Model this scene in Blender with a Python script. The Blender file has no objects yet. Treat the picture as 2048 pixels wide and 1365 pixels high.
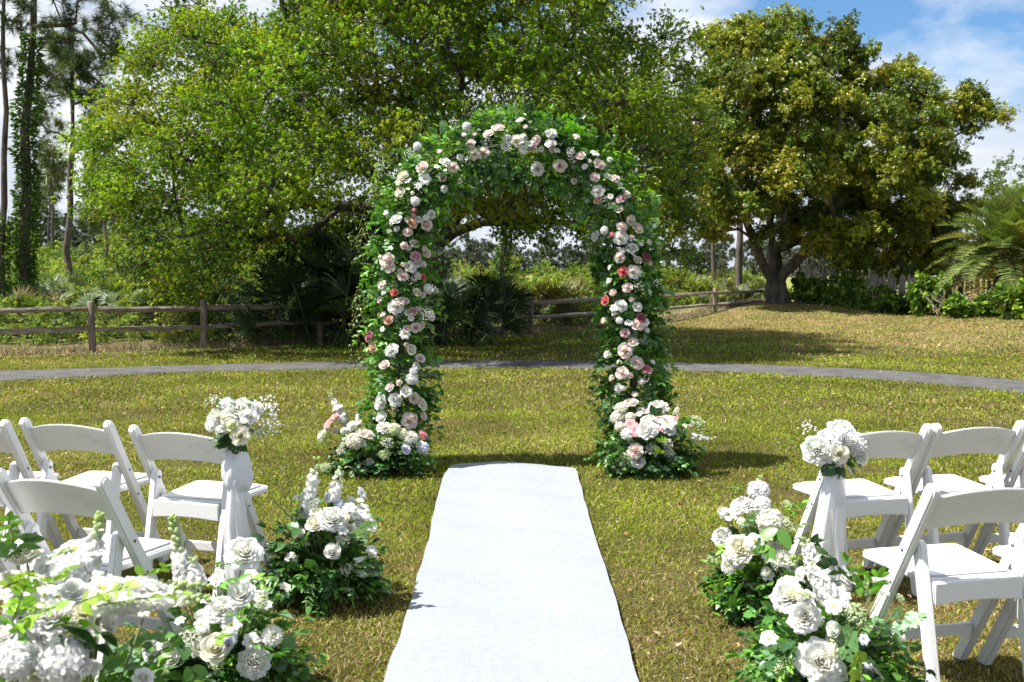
import bpy, bmesh, math
import numpy as np
from mathutils import Vector, Matrix

# ------------------------------------------------------------------ camera, sky, sun, exposure
SC = bpy.context.scene
COL = SC.collection
CAM_H, F_PX, W_PX, H_PX, HORIZON = 1.5, 2000.0, 2048.0, 1365.0, 540.0
PITCH = math.atan((H_PX / 2 - HORIZON) / F_PX)
cam_d = bpy.data.cameras.new('camera')
cam = bpy.data.objects.new('camera', cam_d)
COL.objects.link(cam)
cam.location = (0, 0, CAM_H)
cam.rotation_euler = (math.pi / 2 - PITCH, 0, 0)
cam_d.sensor_width = 36.0
cam_d.lens = F_PX / W_PX * 36.0
cam_d.clip_start, cam_d.clip_end = 0.05, 6000
cam_d.dof.use_dof = True
cam_d.dof.focus_distance = 7.0
cam_d.dof.aperture_fstop = 5.6
SC.camera = cam

SUN_EL = math.radians(61)
SUN_AZ = math.radians(11)            # how far behind the camera the sun stands, measured from due left
sun_vec = Vector((-math.cos(SUN_EL) * math.cos(SUN_AZ), -math.cos(SUN_EL) * math.sin(SUN_AZ), math.sin(SUN_EL)))
sun_d = bpy.data.lights.new('sun', 'SUN')
sun_d.energy, sun_d.angle, sun_d.color = 5.0, math.radians(0.53), (1.0, 0.955, 0.88)
sun = bpy.data.objects.new('sun', sun_d)
COL.objects.link(sun)
sun.rotation_euler = (-sun_vec).to_track_quat('-Z', 'Y').to_euler()

world = bpy.data.worlds.new('World')
SC.world = world
world.use_nodes = True
wn, wl = world.node_tree.nodes, world.node_tree.links
wn.clear()
w_out = wn.new('ShaderNodeOutputWorld'); w_bg = wn.new('ShaderNodeBackground')
w_sky = wn.new('ShaderNodeTexSky'); w_sky.sky_type = 'NISHITA'; w_sky.sun_disc = False
w_sky.sun_elevation = SUN_EL
w_sky.sun_rotation = math.atan2(sun_vec.x, sun_vec.y)
w_sky.ozone_density = 2.5
w_tc = wn.new('ShaderNodeTexCoord'); w_map = wn.new('ShaderNodeMapping')
w_map.inputs['Scale'].default_value = (1.0, 1.0, 2.6)
w_map.inputs['Location'].default_value = (0.35, 0.1, 0.22)
w_n = wn.new('ShaderNodeTexNoise'); w_n.inputs['Scale'].default_value = 3.1; w_n.inputs['Detail'].default_value = 9; w_n.inputs['Roughness'].default_value = 0.53
w_n.inputs['Distortion'].default_value = 0.25
w_r = wn.new('ShaderNodeValToRGB'); w_r.color_ramp.elements[0].position = 0.36; w_r.color_ramp.elements[1].position = 0.50
w_n2 = wn.new('ShaderNodeTexNoise'); w_n2.inputs['Scale'].default_value = 6.5; w_n2.inputs['Detail'].default_value = 6
w_r2 = wn.new('ShaderNodeValToRGB'); w_r2.color_ramp.elements[0].position = 0.35; w_r2.color_ramp.elements[1].position = 0.62
w_r2.color_ramp.elements[0].color = (4.4, 4.85, 5.7, 1); w_r2.color_ramp.elements[1].color = (6.9, 7.2, 7.6, 1)
w_tint = wn.new('ShaderNodeMix'); w_tint.data_type = 'RGBA'; w_tint.blend_type = 'MULTIPLY'; w_tint.inputs[0].default_value = 1.0
w_tint.inputs[7].default_value = (0.70, 0.97, 1.16, 1)
w_mix = wn.new('ShaderNodeMix'); w_mix.data_type = 'RGBA'
wl.new(w_tc.outputs['Generated'], w_map.inputs['Vector']); wl.new(w_map.outputs[0], w_n.inputs['Vector']); wl.new(w_map.outputs[0], w_n2.inputs['Vector'])
wl.new(w_n.outputs[0], w_r.inputs[0]); wl.new(w_n2.outputs[0], w_r2.inputs[0])
wl.new(w_sky.outputs[0], w_tint.inputs[6])
wl.new(w_r.outputs[0], w_mix.inputs[0]); wl.new(w_tint.outputs[2], w_mix.inputs[6]); wl.new(w_r2.outputs[0], w_mix.inputs[7])
wl.new(w_mix.outputs[2], w_bg.inputs[0]); wl.new(w_bg.outputs[0], w_out.inputs[0])
w_bg.inputs[1].default_value = 0.064

SC.view_settings.view_transform = 'Standard'
SC.view_settings.look = 'None'
SC.view_settings.exposure = 1.20
SC.view_settings.gamma = 1.0
SC.render.engine = 'CYCLES'
SC.cycles.max_bounces = 7
SC.cycles.diffuse_bounces = 2
SC.cycles.transmission_bounces = 5
SC.cycles.transparent_max_bounces = 8
SC.cycles.use_denoising = True

# ------------------------------------------------------------------ helpers
CP, SP = math.cos(PITCH), math.sin(PITCH)

def ray(px, py):
    dx, dy = (px - W_PX / 2) / F_PX, (H_PX / 2 - py) / F_PX
    return np.array([dx, CP + dy * SP, -SP + dy * CP])

def at(px, py, Y):
    """photo pixel at forward distance Y -> world point"""
    r = ray(px, py)
    return np.array([0, 0, CAM_H]) + r * (Y / r[1])

def on_z(px, py, z=0.0):
    r = ray(px, py)
    return np.array([0, 0, CAM_H]) + r * ((z - CAM_H) / r[2])

def photo_xy(p):
    """world point -> photo pixel"""
    v = np.asarray(p, float) - [0, 0, CAM_H]
    dpt = v[1] * CP - v[2] * SP; up = v[1] * SP + v[2] * CP
    return W_PX / 2 + v[0] / dpt * F_PX, H_PX / 2 - up / dpt * F_PX

def smooth(a, b, x):
    t = np.clip((np.asarray(x, float) - a) / (b - a), 0, 1)
    return t * t * (3 - 2 * t)

def gz(x, y):
    """height of the terrain"""
    x = np.asarray(x, float); y = np.asarray(y, float)
    m = 0.50 * np.exp(-(((x - 8.6) / 3.6) ** 2 + ((y - 31.5) / 4.6) ** 2))
    b = 0.27 * smooth(7.5, 13.0, x) * smooth(15.5, 24.0, y) * (1 - smooth(34, 46, y))
    return np.maximum(m, b)

def norm(v):
    v = np.asarray(v, float)
    return v / np.maximum(np.linalg.norm(v, axis=-1, keepdims=True), 1e-9)

def frames(d, hint=None, rng=None, roll=0.0):
    """per-row 3x3 matrices whose X axis is d and whose Z axis is near hint"""
    d = norm(np.atleast_2d(d)); n = len(d)
    if hint is None:
        hint = np.tile([0, 0, 1.0], (n, 1))
    hint = np.atleast_2d(hint) * np.ones((n, 1))
    if roll and rng is not None:
        hint = hint + rng.normal(0, roll, (n, 3))
    y = np.cross(hint, d)
    bad = np.linalg.norm(y, axis=1) < 1e-3
    y[bad] = np.cross(np.array([0.3, 1, 0.2]), d[bad])
    y = norm(y); z = np.cross(d, y)
    return np.stack([d, y, z], axis=2)

def rand_dirs(rng, n, up=0.0):
    v = rng.normal(0, 1, (n, 3)); v[:, 2] += up
    return norm(v)

class MB:
    """collects geometry and links it as ONE mesh object"""
    def __init__(self):
        self.v, self.f, self.c, self.n = [], [], [], 0
    def add(self, V, faces, col=(1, 1, 1)):
        V = np.asarray(V, float)
        if len(V) == 0: return
        col = np.asarray(col, float)
        if col.ndim == 1: col = np.tile(col, (len(V), 1))
        self.v.append(V); self.c.append(col)
        for F in (faces if isinstance(faces, list) else [faces]):
            F = np.asarray(F, int)
            if len(F): self.f.append(F + self.n)
        self.n += len(V)
    def scatter(self, T, F, R, P, S=1.0, col=(1, 1, 1), tcol=None):
        """copies template T,F at positions P, rotations R (n,3,3), scales S; colour per copy"""
        n, m = len(P), len(T)
        if n == 0: return
        S = np.ones(n) * S
        V = np.einsum('nij,mj->nmi', R, T) * S[:, None, None] + np.asarray(P)[:, None, :]
        col = np.asarray(col, float)
        if col.ndim == 1: col = np.tile(col, (n, 1))
        C = np.repeat(col[:, None, :], m, 1)
        if tcol is not None: C = C * np.asarray(tcol)[None, :, :]
        off = (np.arange(n) * m)[:, None, None]
        faces = [(np.asarray(f)[None] + off).reshape(-1, np.asarray(f).shape[1]) for f in (F if isinstance(F, list) else [F])]
        self.add(V.reshape(-1, 3), faces, C.reshape(-1, 3))
    def tube(self, P, r, sides=6, col=(1, 1, 1), cap=True):
        P = np.asarray(P, float); n = len(P); r = np.ones(n) * r
        t = norm(np.gradient(P, axis=0))
        ref = np.array([0.12, 0.21, 0.97]) if abs(t[:, 2]).mean() < 0.8 else np.array([0.97, 0.2, 0.1])
        a = norm(np.cross(t, ref)); b = np.cross(t, a)
        ang = np.arange(sides) / sides * 2 * math.pi
        V = P[:, None, :] + r[:, None, None] * (np.cos(ang)[None, :, None] * a[:, None, :] + np.sin(ang)[None, :, None] * b[:, None, :])
        i = np.arange(n - 1)[:, None] * sides; k = np.arange(sides)[None, :]; k2 = (k + 1) % sides
        Q = np.stack([i + k, i + k2, i + sides + k2, i + sides + k], 2).reshape(-1, 4)
        F = [Q]
        if cap:
            F.append(np.arange(sides)[::-1][None]); F.append((np.arange(sides) + (n - 1) * sides)[None])
        self.add(V.reshape(-1, 3), F, col)
    def grid(self, G, col=(1, 1, 1)):
        """G (a,b,3) sheet"""
        a, b = G.shape[:2]
        i = np.arange(a - 1)[:, None] * b + np.arange(b - 1)[None, :]
        Q = np.stack([i, i + 1, i + b + 1, i + b], 2).reshape(-1, 4)
        c = np.asarray(col, float)
        self.add(G.reshape(-1, 3), Q, c if c.ndim == 1 else c.reshape(-1, 3))
    def merged(self, other, R, P, S=1.0, tint=(1, 1, 1)):
        V = np.concatenate(other.v) @ (np.asarray(R).T) * S + np.asarray(P)
        self.add(V, other.f, np.concatenate(other.c) * np.asarray(tint))
    def mesh(self, name, mat, smooth_shade=True):
        me = bpy.data.meshes.new(name)
        V = np.concatenate(self.v); C = np.concatenate(self.c)
        me.vertices.add(len(V)); me.vertices.foreach_set('co', V.astype(np.float32).ravel())
        loops = np.concatenate([f.ravel() for f in self.f])
        sizes = np.concatenate([np.full(len(f), f.shape[1]) for f in self.f])
        me.loops.add(len(loops)); me.loops.foreach_set('vertex_index', loops.astype(np.int32))
        me.polygons.add(len(sizes))
        me.polygons.foreach_set('loop_start', np.concatenate([[0], np.cumsum(sizes)[:-1]]).astype(np.int32))
        me.polygons.foreach_set('use_smooth', np.full(len(sizes), bool(smooth_shade)))
        me.update(calc_edges=True)
        ca = me.color_attributes.new('Col', 'FLOAT_COLOR', 'POINT')
        ca.data.foreach_set('color', np.concatenate([C, np.ones((len(C), 1))], 1).astype(np.float32).ravel())
        me.materials.append(mat)
        return me
    def build(self, name, mat, parent=None, smooth_shade=True):
        return put(name, self.mesh(name, mat, smooth_shade), parent)

def put(name, me, parent=None):
    o = bpy.data.objects.new(name, me); COL.objects.link(o)
    if parent is not None: o.parent = parent
    return o

def tag(o, label=None, cat=None, group=None, kind=None):
    if label: o['label'] = label
    if cat: o['category'] = cat
    if group: o['group'] = group
    if kind: o['kind'] = kind
    return o

def thing(name, label, cat, loc=(0, 0, 0), rz=0.0, group=None):
    o = bpy.data.objects.new(name, None); COL.objects.link(o)
    o.empty_display_size = 0.1
    o.location = loc; o.rotation_euler = (0, 0, rz)
    return tag(o, label, cat, group)

def copy_tree(o, parent=None):
    c = o.copy(); COL.objects.link(c); c.parent = parent
    for ch in list(o.children): copy_tree(ch, c)
    return c

# ------------------------------------------------------------------ materials
def new_mat(name):
    m = bpy.data.materials.new(name); m.use_nodes = True
    nt = m.node_tree; nt.nodes.clear()
    out = nt.nodes.new('ShaderNodeOutputMaterial')
    return m, nt.nodes, nt.links, out

def leaf_mat(name, rough=0.42, transl=0.35, spec=0.5, tcol=(1.25, 1.15, 0.55), vary=0.25, vscale=3.0):
    m, N, L, out = new_mat(name)
    at_ = N.new('ShaderNodeAttribute'); at_.attribute_name = 'Col'
    tc = N.new('ShaderNodeTexCoord'); nz = N.new('ShaderNodeTexNoise'); nz.inputs['Scale'].default_value = vscale; nz.inputs['Detail'].default_value = 4
    L.new(tc.outputs['Object'], nz.inputs['Vector'])
    mr = N.new('ShaderNodeMapRange'); mr.inputs[1].default_value = 0.3; mr.inputs[2].default_value = 0.7; mr.inputs[3].default_value = 1 - vary; mr.inputs[4].default_value = 1 + vary
    L.new(nz.outputs[0], mr.inputs[0])
    mx = N.new('ShaderNodeMix'); mx.data_type = 'RGBA'; mx.blend_type = 'MULTIPLY'; mx.inputs[0].default_value = 1
    L.new(at_.outputs['Color'], mx.inputs[6]); L.new(mr.outputs[0], mx.inputs[7])
    p = N.new('ShaderNodeBsdfPrincipled'); p.inputs['Roughness'].default_value = rough; p.inputs['Specular IOR Level'].default_value = spec
    L.new(mx.outputs[2], p.inputs['Base Color'])
    t = N.new('ShaderNodeBsdfTranslucent'); mt = N.new('ShaderNodeMix'); mt.data_type = 'RGBA'; mt.blend_type = 'MULTIPLY'; mt.inputs[0].default_value = 1
    mt.inputs[7].default_value = (*tcol, 1); L.new(mx.outputs[2], mt.inputs[6]); L.new(mt.outputs[2], t.inputs['Color'])
    ms = N.new('ShaderNodeMixShader'); ms.inputs[0].default_value = transl
    L.new(p.outputs[0], ms.inputs[1]); L.new(t.outputs[0], ms.inputs[2]); L.new(ms.outputs[0], out.inputs[0])
    return m

def solid_mat(name, c1, c2=None, scale=8.0, rough=0.5, bump=0.0, bscale=40.0, attr=False, stretch=(1, 1, 1), spec=0.5, lo=0.35, hi=0.65, bdist=0.01):
    m, N, L, out = new_mat(name)
    p = N.new('ShaderNodeBsdfPrincipled'); p.inputs['Roughness'].default_value = rough; p.inputs['Specular IOR Level'].default_value = spec
    tc = N.new('ShaderNodeTexCoord'); mp = N.new('ShaderNodeMapping'); mp.inputs['Scale'].default_value = stretch
    L.new(tc.outputs['Object'], mp.inputs['Vector'])
    nz = N.new('ShaderNodeTexNoise'); nz.inputs['Scale'].default_value = scale; nz.inputs['Detail'].default_value = 6; nz.inputs['Roughness'].default_value = 0.6
    L.new(mp.outputs[0], nz.inputs['Vector'])
    r = N.new('ShaderNodeValToRGB'); r.color_ramp.elements[0].position = lo; r.color_ramp.elements[1].position = hi
    r.color_ramp.elements[0].color = (*c1, 1); r.color_ramp.elements[1].color = (*(c2 or c1), 1)
    L.new(nz.outputs[0], r.inputs[0])
    last = r.outputs[0]
    if attr:
        a = N.new('ShaderNodeAttribute'); a.attribute_name = 'Col'
        mx = N.new('ShaderNodeMix'); mx.data_type = 'RGBA'; mx.blend_type = 'MULTIPLY'; mx.inputs[0].default_value = 1
        L.new(last, mx.inputs[6]); L.new(a.outputs['Color'], mx.inputs[7]); last = mx.outputs[2]
    L.new(last, p.inputs['Base Color'])
    if bump:
        nb = N.new('ShaderNodeTexNoise'); nb.inputs['Scale'].default_value = bscale; nb.inputs['Detail'].default_value = 8
        L.new(mp.outputs[0], nb.inputs['Vector'])
        b = N.new('ShaderNodeBump'); b.inputs['Strength'].default_value = bump; b.inputs['Distance'].default_value = bdist
        L.new(nb.outputs[0], b.inputs['Height']); L.new(b.outputs[0], p.inputs['Normal'])
    L.new(p.outputs[0], out.inputs[0])
    return m

M_OAK = leaf_mat('oak_leaf', 0.40, 0.42, 0.36, (1.10, 1.22, 0.40), 0.3, 0.5)
M_FIG = leaf_mat('broad_leaf', 0.36, 0.22, 0.42, (0.95, 1.1, 0.35), 0.3, 0.5)
M_PINE = leaf_mat('pine_needle', 0.5, 0.2, 0.4, (1.1, 1.1, 0.5), 0.3, 0.6)
M_BRUSH = leaf_mat('brush_leaf', 0.55, 0.38, 0.25, (1.2, 1.2, 0.5), 0.3, 0.4)
M_PALM = leaf_mat('palm_leaf', 0.45, 0.28, 0.3, (1.2, 1.2, 0.5), 0.2, 1.0)
M_LEAF = leaf_mat('greenery_leaf', 0.34, 0.26, 0.40, (1.35, 1.35, 0.5), 0.2, 6.0)
M_GRASS = leaf_mat('grass_blade', 0.6, 0.30, 0.10, (1.15, 1.15, 0.4), 0.40, 0.9)
M_PETAL = leaf_mat('petal', 0.65, 0.50, 0.25, (1.0, 1.0, 1.0), 0.03, 10.0)
M_BARK = solid_mat('oak_bark', (0.035, 0.028, 0.022), (0.12, 0.10, 0.085), 5, 0.9, 0.8, 14, stretch=(1, 1, 0.35), bdist=0.03)
M_PBARK = solid_mat('pine_bark', (0.04, 0.031, 0.026), (0.14, 0.108, 0.09), 7, 0.9, 0.8, 18, stretch=(1, 1, 0.3), bdist=0.03)
M_WOOD = solid_mat('weathered_wood', (0.10, 0.082, 0.064), (0.31, 0.262, 0.205), 9, 0.85, 0.5, 30, stretch=(0.5, 1, 3))
M_WOODP = solid_mat('post_wood', (0.10, 0.078, 0.060), (0.26, 0.205, 0.158), 12, 0.85, 0.5, 30, stretch=(3, 3, 0.5))
M_PICK = solid_mat('grey_picket_wood', (0.30, 0.27, 0.24), (0.55, 0.50, 0.45), 6, 0.9, 0.4, 30, stretch=(3, 3, 0.4))
M_WIRE = solid_mat('wire', (0.16, 0.155, 0.14), None, 5, 0.5)
M_WHITE = solid_mat('white_resin', (0.56, 0.555, 0.545), (0.72, 0.72, 0.725), 11, 0.42, 0.06, 60, spec=0.45, lo=0.22, hi=0.42)
M_PAD = solid_mat('white_vinyl', (0.80, 0.80, 0.80), (0.84, 0.84, 0.84), 14, 0.42, 0.10, 120, spec=0.45)
M_BOLT = solid_mat('steel_bolt', (0.12, 0.12, 0.12), None, 5, 0.4)
M_ASPH = solid_mat('asphalt', (0.040, 0.039, 0.038), (0.098, 0.095, 0.091), 3.5, 0.9, 0.8, 90, lo=0.3, hi=0.72)
M_SAND = solid_mat('dry_litter', (0.22, 0.16, 0.12), (0.52, 0.44, 0.37), 9, 0.95, 0.8, 40)
M_STEM = solid_mat('stem', (0.07, 0.11, 0.03), (0.13, 0.17, 0.05), 20, 0.6)
M_FRAME = solid_mat('dark_frame', (0.03, 0.035, 0.03), None, 5, 0.6)
M_FLOWERGREEN = leaf_mat('bud_green', 0.5, 0.3, 0.3, (1.1, 1.1, 0.6), 0.15, 10)

# ground: one sheet, colour zones stored as real ground colours
def ground_mat():
    m, N, L, out = new_mat('lawn_ground')
    a = N.new('ShaderNodeAttribute'); a.attribute_name = 'Col'
    tc = N.new('ShaderNodeTexCoord')
    def noise(s, d=6, r=0.6):
        n = N.new('ShaderNodeTexNoise'); n.inputs['Scale'].default_value = s; n.inputs['Detail'].default_value = d; n.inputs['Roughness'].default_value = r
        L.new(tc.outputs['Object'], n.inputs['Vector']); return n
    n1, n2, n3 = noise(0.7), noise(9, 8, 0.7), noise(45, 6, 0.7)
    r1 = N.new('ShaderNodeValToRGB'); e = r1.color_ramp.elements
    e[0].position, e[0].color = 0.32, (0.75, 0.95, 0.65, 1); e[1].position, e[1].color = 0.68, (1.35, 1.08, 1.15, 1)
    L.new(n1.outputs[0], r1.inputs[0])
    r2 = N.new('ShaderNodeValToRGB'); e = r2.color_ramp.elements
    e[0].position, e[0].color = 0.30, (0.45, 0.45, 0.42, 1); e[1].position, e[1].color = 0.70, (1.5, 1.45, 1.5, 1)
    L.new(n2.outputs[0], r2.inputs[0])
    r3 = N.new('ShaderNodeValToRGB'); e = r3.color_ramp.elements
    e[0].position, e[0].color = 0.34, (0.4, 0.4, 0.4, 1); e[1].position, e[1].color = 0.66, (1.6, 1.6, 1.6, 1)
    L.new(n3.outputs[0], r3.inputs[0])
    last = a.outputs['Color']
    for r in (r1, r2, r3):
        mx = N.new('ShaderNodeMix'); mx.data_type = 'RGBA'; mx.blend_type = 'MULTIPLY'; mx.inputs[0].default_value = 0.85
        L.new(last, mx.inputs[6]); L.new(r.outputs[0], mx.inputs[7]); last = mx.outputs[2]
    p = N.new('ShaderNodeBsdfPrincipled'); p.inputs['Roughness'].default_value = 0.95; p.inputs['Specular IOR Level'].default_value = 0.15
    L.new(last, p.inputs['Base Color'])
    b = N.new('ShaderNodeBump'); b.inputs['Strength'].default_value = 0.7; b.inputs['Distance'].default_value = 0.03
    L.new(n3.outputs[0], b.inputs['Height']); L.new(b.outputs[0], p.inputs['Normal'])
    L.new(p.outputs[0], out.inputs[0])
    return m

# ------------------------------------------------------------------ ground, path, sand
FENCE = [tuple(on_z(px, py)[:2]) for px, py in ((-420, 724), (-215, 720), (-30, 713), (185, 705), (408, 697), (640, 689), (850, 679), (1062, 668), (1240, 655))] + [(6.0, 29.6), (8.35, 32.4)]
FENCE = np.array(FENCE)

def fence_y(x):
    return np.interp(x, FENCE[:, 0], FENCE[:, 1], left=FENCE[0, 1], right=34.0)

LAWN = np.array([0.060, 0.056, 0.016]); DRYLAWN = np.array([0.165, 0.135, 0.060])
BRUSH = np.array([0.10, 0.105, 0.035]); PRAIRIE = np.array([0.17, 0.19, 0.055]); LITTER = np.array([0.30, 0.235, 0.17])

def ground_colour(x, y):
    x = np.asarray(x, float); y = np.asarray(y, float)
    n = 0.5 + 0.25 * np.sin(x * 1.3 + 0.7 * np.sin(y * 0.9)) + 0.25 * np.sin(y * 1.7 + np.sin(x * 0.8))
    c = LAWN + (DRYLAWN - LAWN) * (0.30 * n)[..., None]
    bank = smooth(3.5, 9, x + (y - 20) * 0.35) * smooth(17.5, 20.5, y)
    c = c + (DRYLAWN * np.array([1.05, 1.03, 1.05]) - c) * (0.85 * bank)[..., None]
    under = smooth(-0.6, 0.1, y - fence_y(x)) * (1 - smooth(7.5, 8.8, x))
    c = c + (LITTER - c) * under[..., None]
    br = smooth(0.9, 3.0, y - fence_y(x))
    c = c + (BRUSH - c) * br[..., None]
    hy = 31.6 - (x - 9.2) * 1.12
    strip = smooth(8.6, 9.6, x) * smooth(-1.0, -.3, y - hy) * (1 - smooth(2.0, 3.0, y - hy))
    c = c + (LITTER * .9 - c) * (strip * (y < 40))[..., None]
    c = c + (PRAIRIE - c) * smooth(42, 70, y)[..., None]
    return c

gx = np.concatenate([-np.geomspace(2500, 22, 24)[:-1], np.linspace(-21, 26, 190), np.geomspace(28, 2500, 24)])
gy = np.concatenate([np.linspace(-30, -3, 8)[:-1], np.linspace(-3, 48, 200), np.geomspace(50, 3500, 34)])
GX, GY = np.meshgrid(gx, gy)
g = MB(); g.grid(np.stack([GX, GY, gz(GX, GY)], 2), ground_colour(GX, GY))
ground = g.build('ground', ground_mat()); tag(ground, kind='structure')

PX = np.array([-1200, -600, 0, 350, 700, 1040, 1330, 1500, 1700, 1860, 2048, 2300, 2700])
PFAR = np.array([790, 765, 743, 733, 724, 721, 725, 730, 738, 747, 762, 786, 830])
PNEAR = np.array([860, 808, 764, 747, 739, 737, 742, 747, 757, 768, 787, 822, 895])
xs = np.linspace(-1200, 2700, 120)
def spl(x, X, Y):
    k = np.interp(x, X, Y)
    for _ in range(1): k = (np.interp(x - 45, X, Y) + np.interp(x + 45, X, Y) + k) / 3
    return k
p_far = np.array([on_z(x, y) for x, y in zip(xs, spl(xs, PX, PFAR))])
p_near = np.array([on_z(x, y) for x, y in zip(xs, spl(xs, PX, PNEAR))])
pm = MB()
rows = []
for t in np.linspace(0, 1, 7):
    r = p_near * (1 - t) + p_far * t
    r[:, 2] = 0.012 + 0.012 * math.sin(math.pi * t) + gz(r[:, 0], r[:, 1])
    rows.append(r)
lo1, lo2 = rows[0].copy(), rows[-1].copy(); lo1[:, 2] -= 0.05; lo2[:, 2] -= 0.05
G = np.stack([lo1] + rows + [lo2], 0)
pm.grid(G.transpose(1, 0, 2)[:, ::-1])
path = pm.build('path', M_ASPH); tag(path, kind='structure')

def on_path(x, y, pad=0.0):
    yn = np.interp(x, p_near[:, 0], p_near[:, 1]); yf = np.interp(x, p_far[:, 0], p_far[:, 1])
    return (y > yn - pad) & (y < yf + pad)

# runner outline (photo pixel edges dropped on the lawn)
RUN_L = np.array([(690, 1650), (768, 1365), (818, 1213), (842, 1128), (859, 1077), (868, 1025), (876, 985), (886, 955), (900, 931)], float)
RUN_R = np.array([(1368, 1650), (1279, 1365), (1239, 1227), (1210, 1135), (1195, 1085), (1180, 1035), (1167, 995), (1160, 965), (1152, 938)], float)
ZR = 0.035
run_l = np.array([on_z(a, b, ZR) for a, b in RUN_L]); run_r = np.array([on_z(a, b, ZR) for a, b in RUN_R])
def runner_x(y):
    return np.interp(y, run_l[:, 1], run_l[:, 0]), np.interp(y, run_r[:, 1], run_r[:, 0])

def build_runner():
    y0, nV = 1.5, 130
    far_l, far_r = run_l[-1, 1], run_r[-1, 1]
    rng = np.random.default_rng(4)
    U = np.linspace(0, 1, 41)
    far = far_l + (far_r - far_l) * U + 0.17 * np.sin(math.pi * U) ** 0.5 + 0.012 * np.sin(U * 21) - 0.03 * np.exp(-((U - 0.30) / 0.03) ** 2)
    Gt = np.zeros((nV, len(U), 3))
    for i, t in enumerate(np.linspace(0, 1, nV)):
        Y = y0 + (far - y0) * t
        yc = np.minimum(Y, far_l)
        xl = np.interp(yc, run_l[:, 1], run_l[:, 0]); xr = np.interp(yc, run_r[:, 1], run_r[:, 0])
        wob = 0.003 * np.sin(Y * 3.1) + 0.002 * np.sin(Y * 11.7)
        X = xl + (xr - xl) * U + wob
        Z = ZR + 0.006 * np.sin(Y * 5.3 + X * 2.0) * np.sin(X * 4 + 1) + 0.005 * np.sin(Y * 13 + X * 5) + 0.010 * np.exp(-((np.sin(Y * 2.05 + .3 * X)) / .06) ** 2) * (1 + np.sin(X * 7)) + 0.005 * np.sin(X * 9 + Y * 1.1)
        Gt[i, :, 0], Gt[i, :, 1], Gt[i, :, 2] = X, Y, Z
    m = MB(); m.grid(Gt)
    bot = Gt.copy(); bot[:, :, 2] -= 0.004
    m.grid(bot[:, ::-1])
    for e in (0, -1):
        m.grid(np.stack([Gt[:, e], bot[:, e]], 1) if e else np.stack([bot[:, e], Gt[:, e]], 1))
    m.grid(np.stack([bot[-1], Gt[-1]], 0))
    M = solid_mat('white_felt', (0.240, 0.264, 0.300), (0.288, 0.305, 0.322), 26, 0.95, 0.8, 150, spec=0.1, bdist=0.008, lo=0.3, hi=0.7)
    o = m.build('aisle_runner', M)
    tag(o, 'long white felt aisle runner laid on the lawn up to the flower arch', 'aisle runner')
build_runner()

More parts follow.
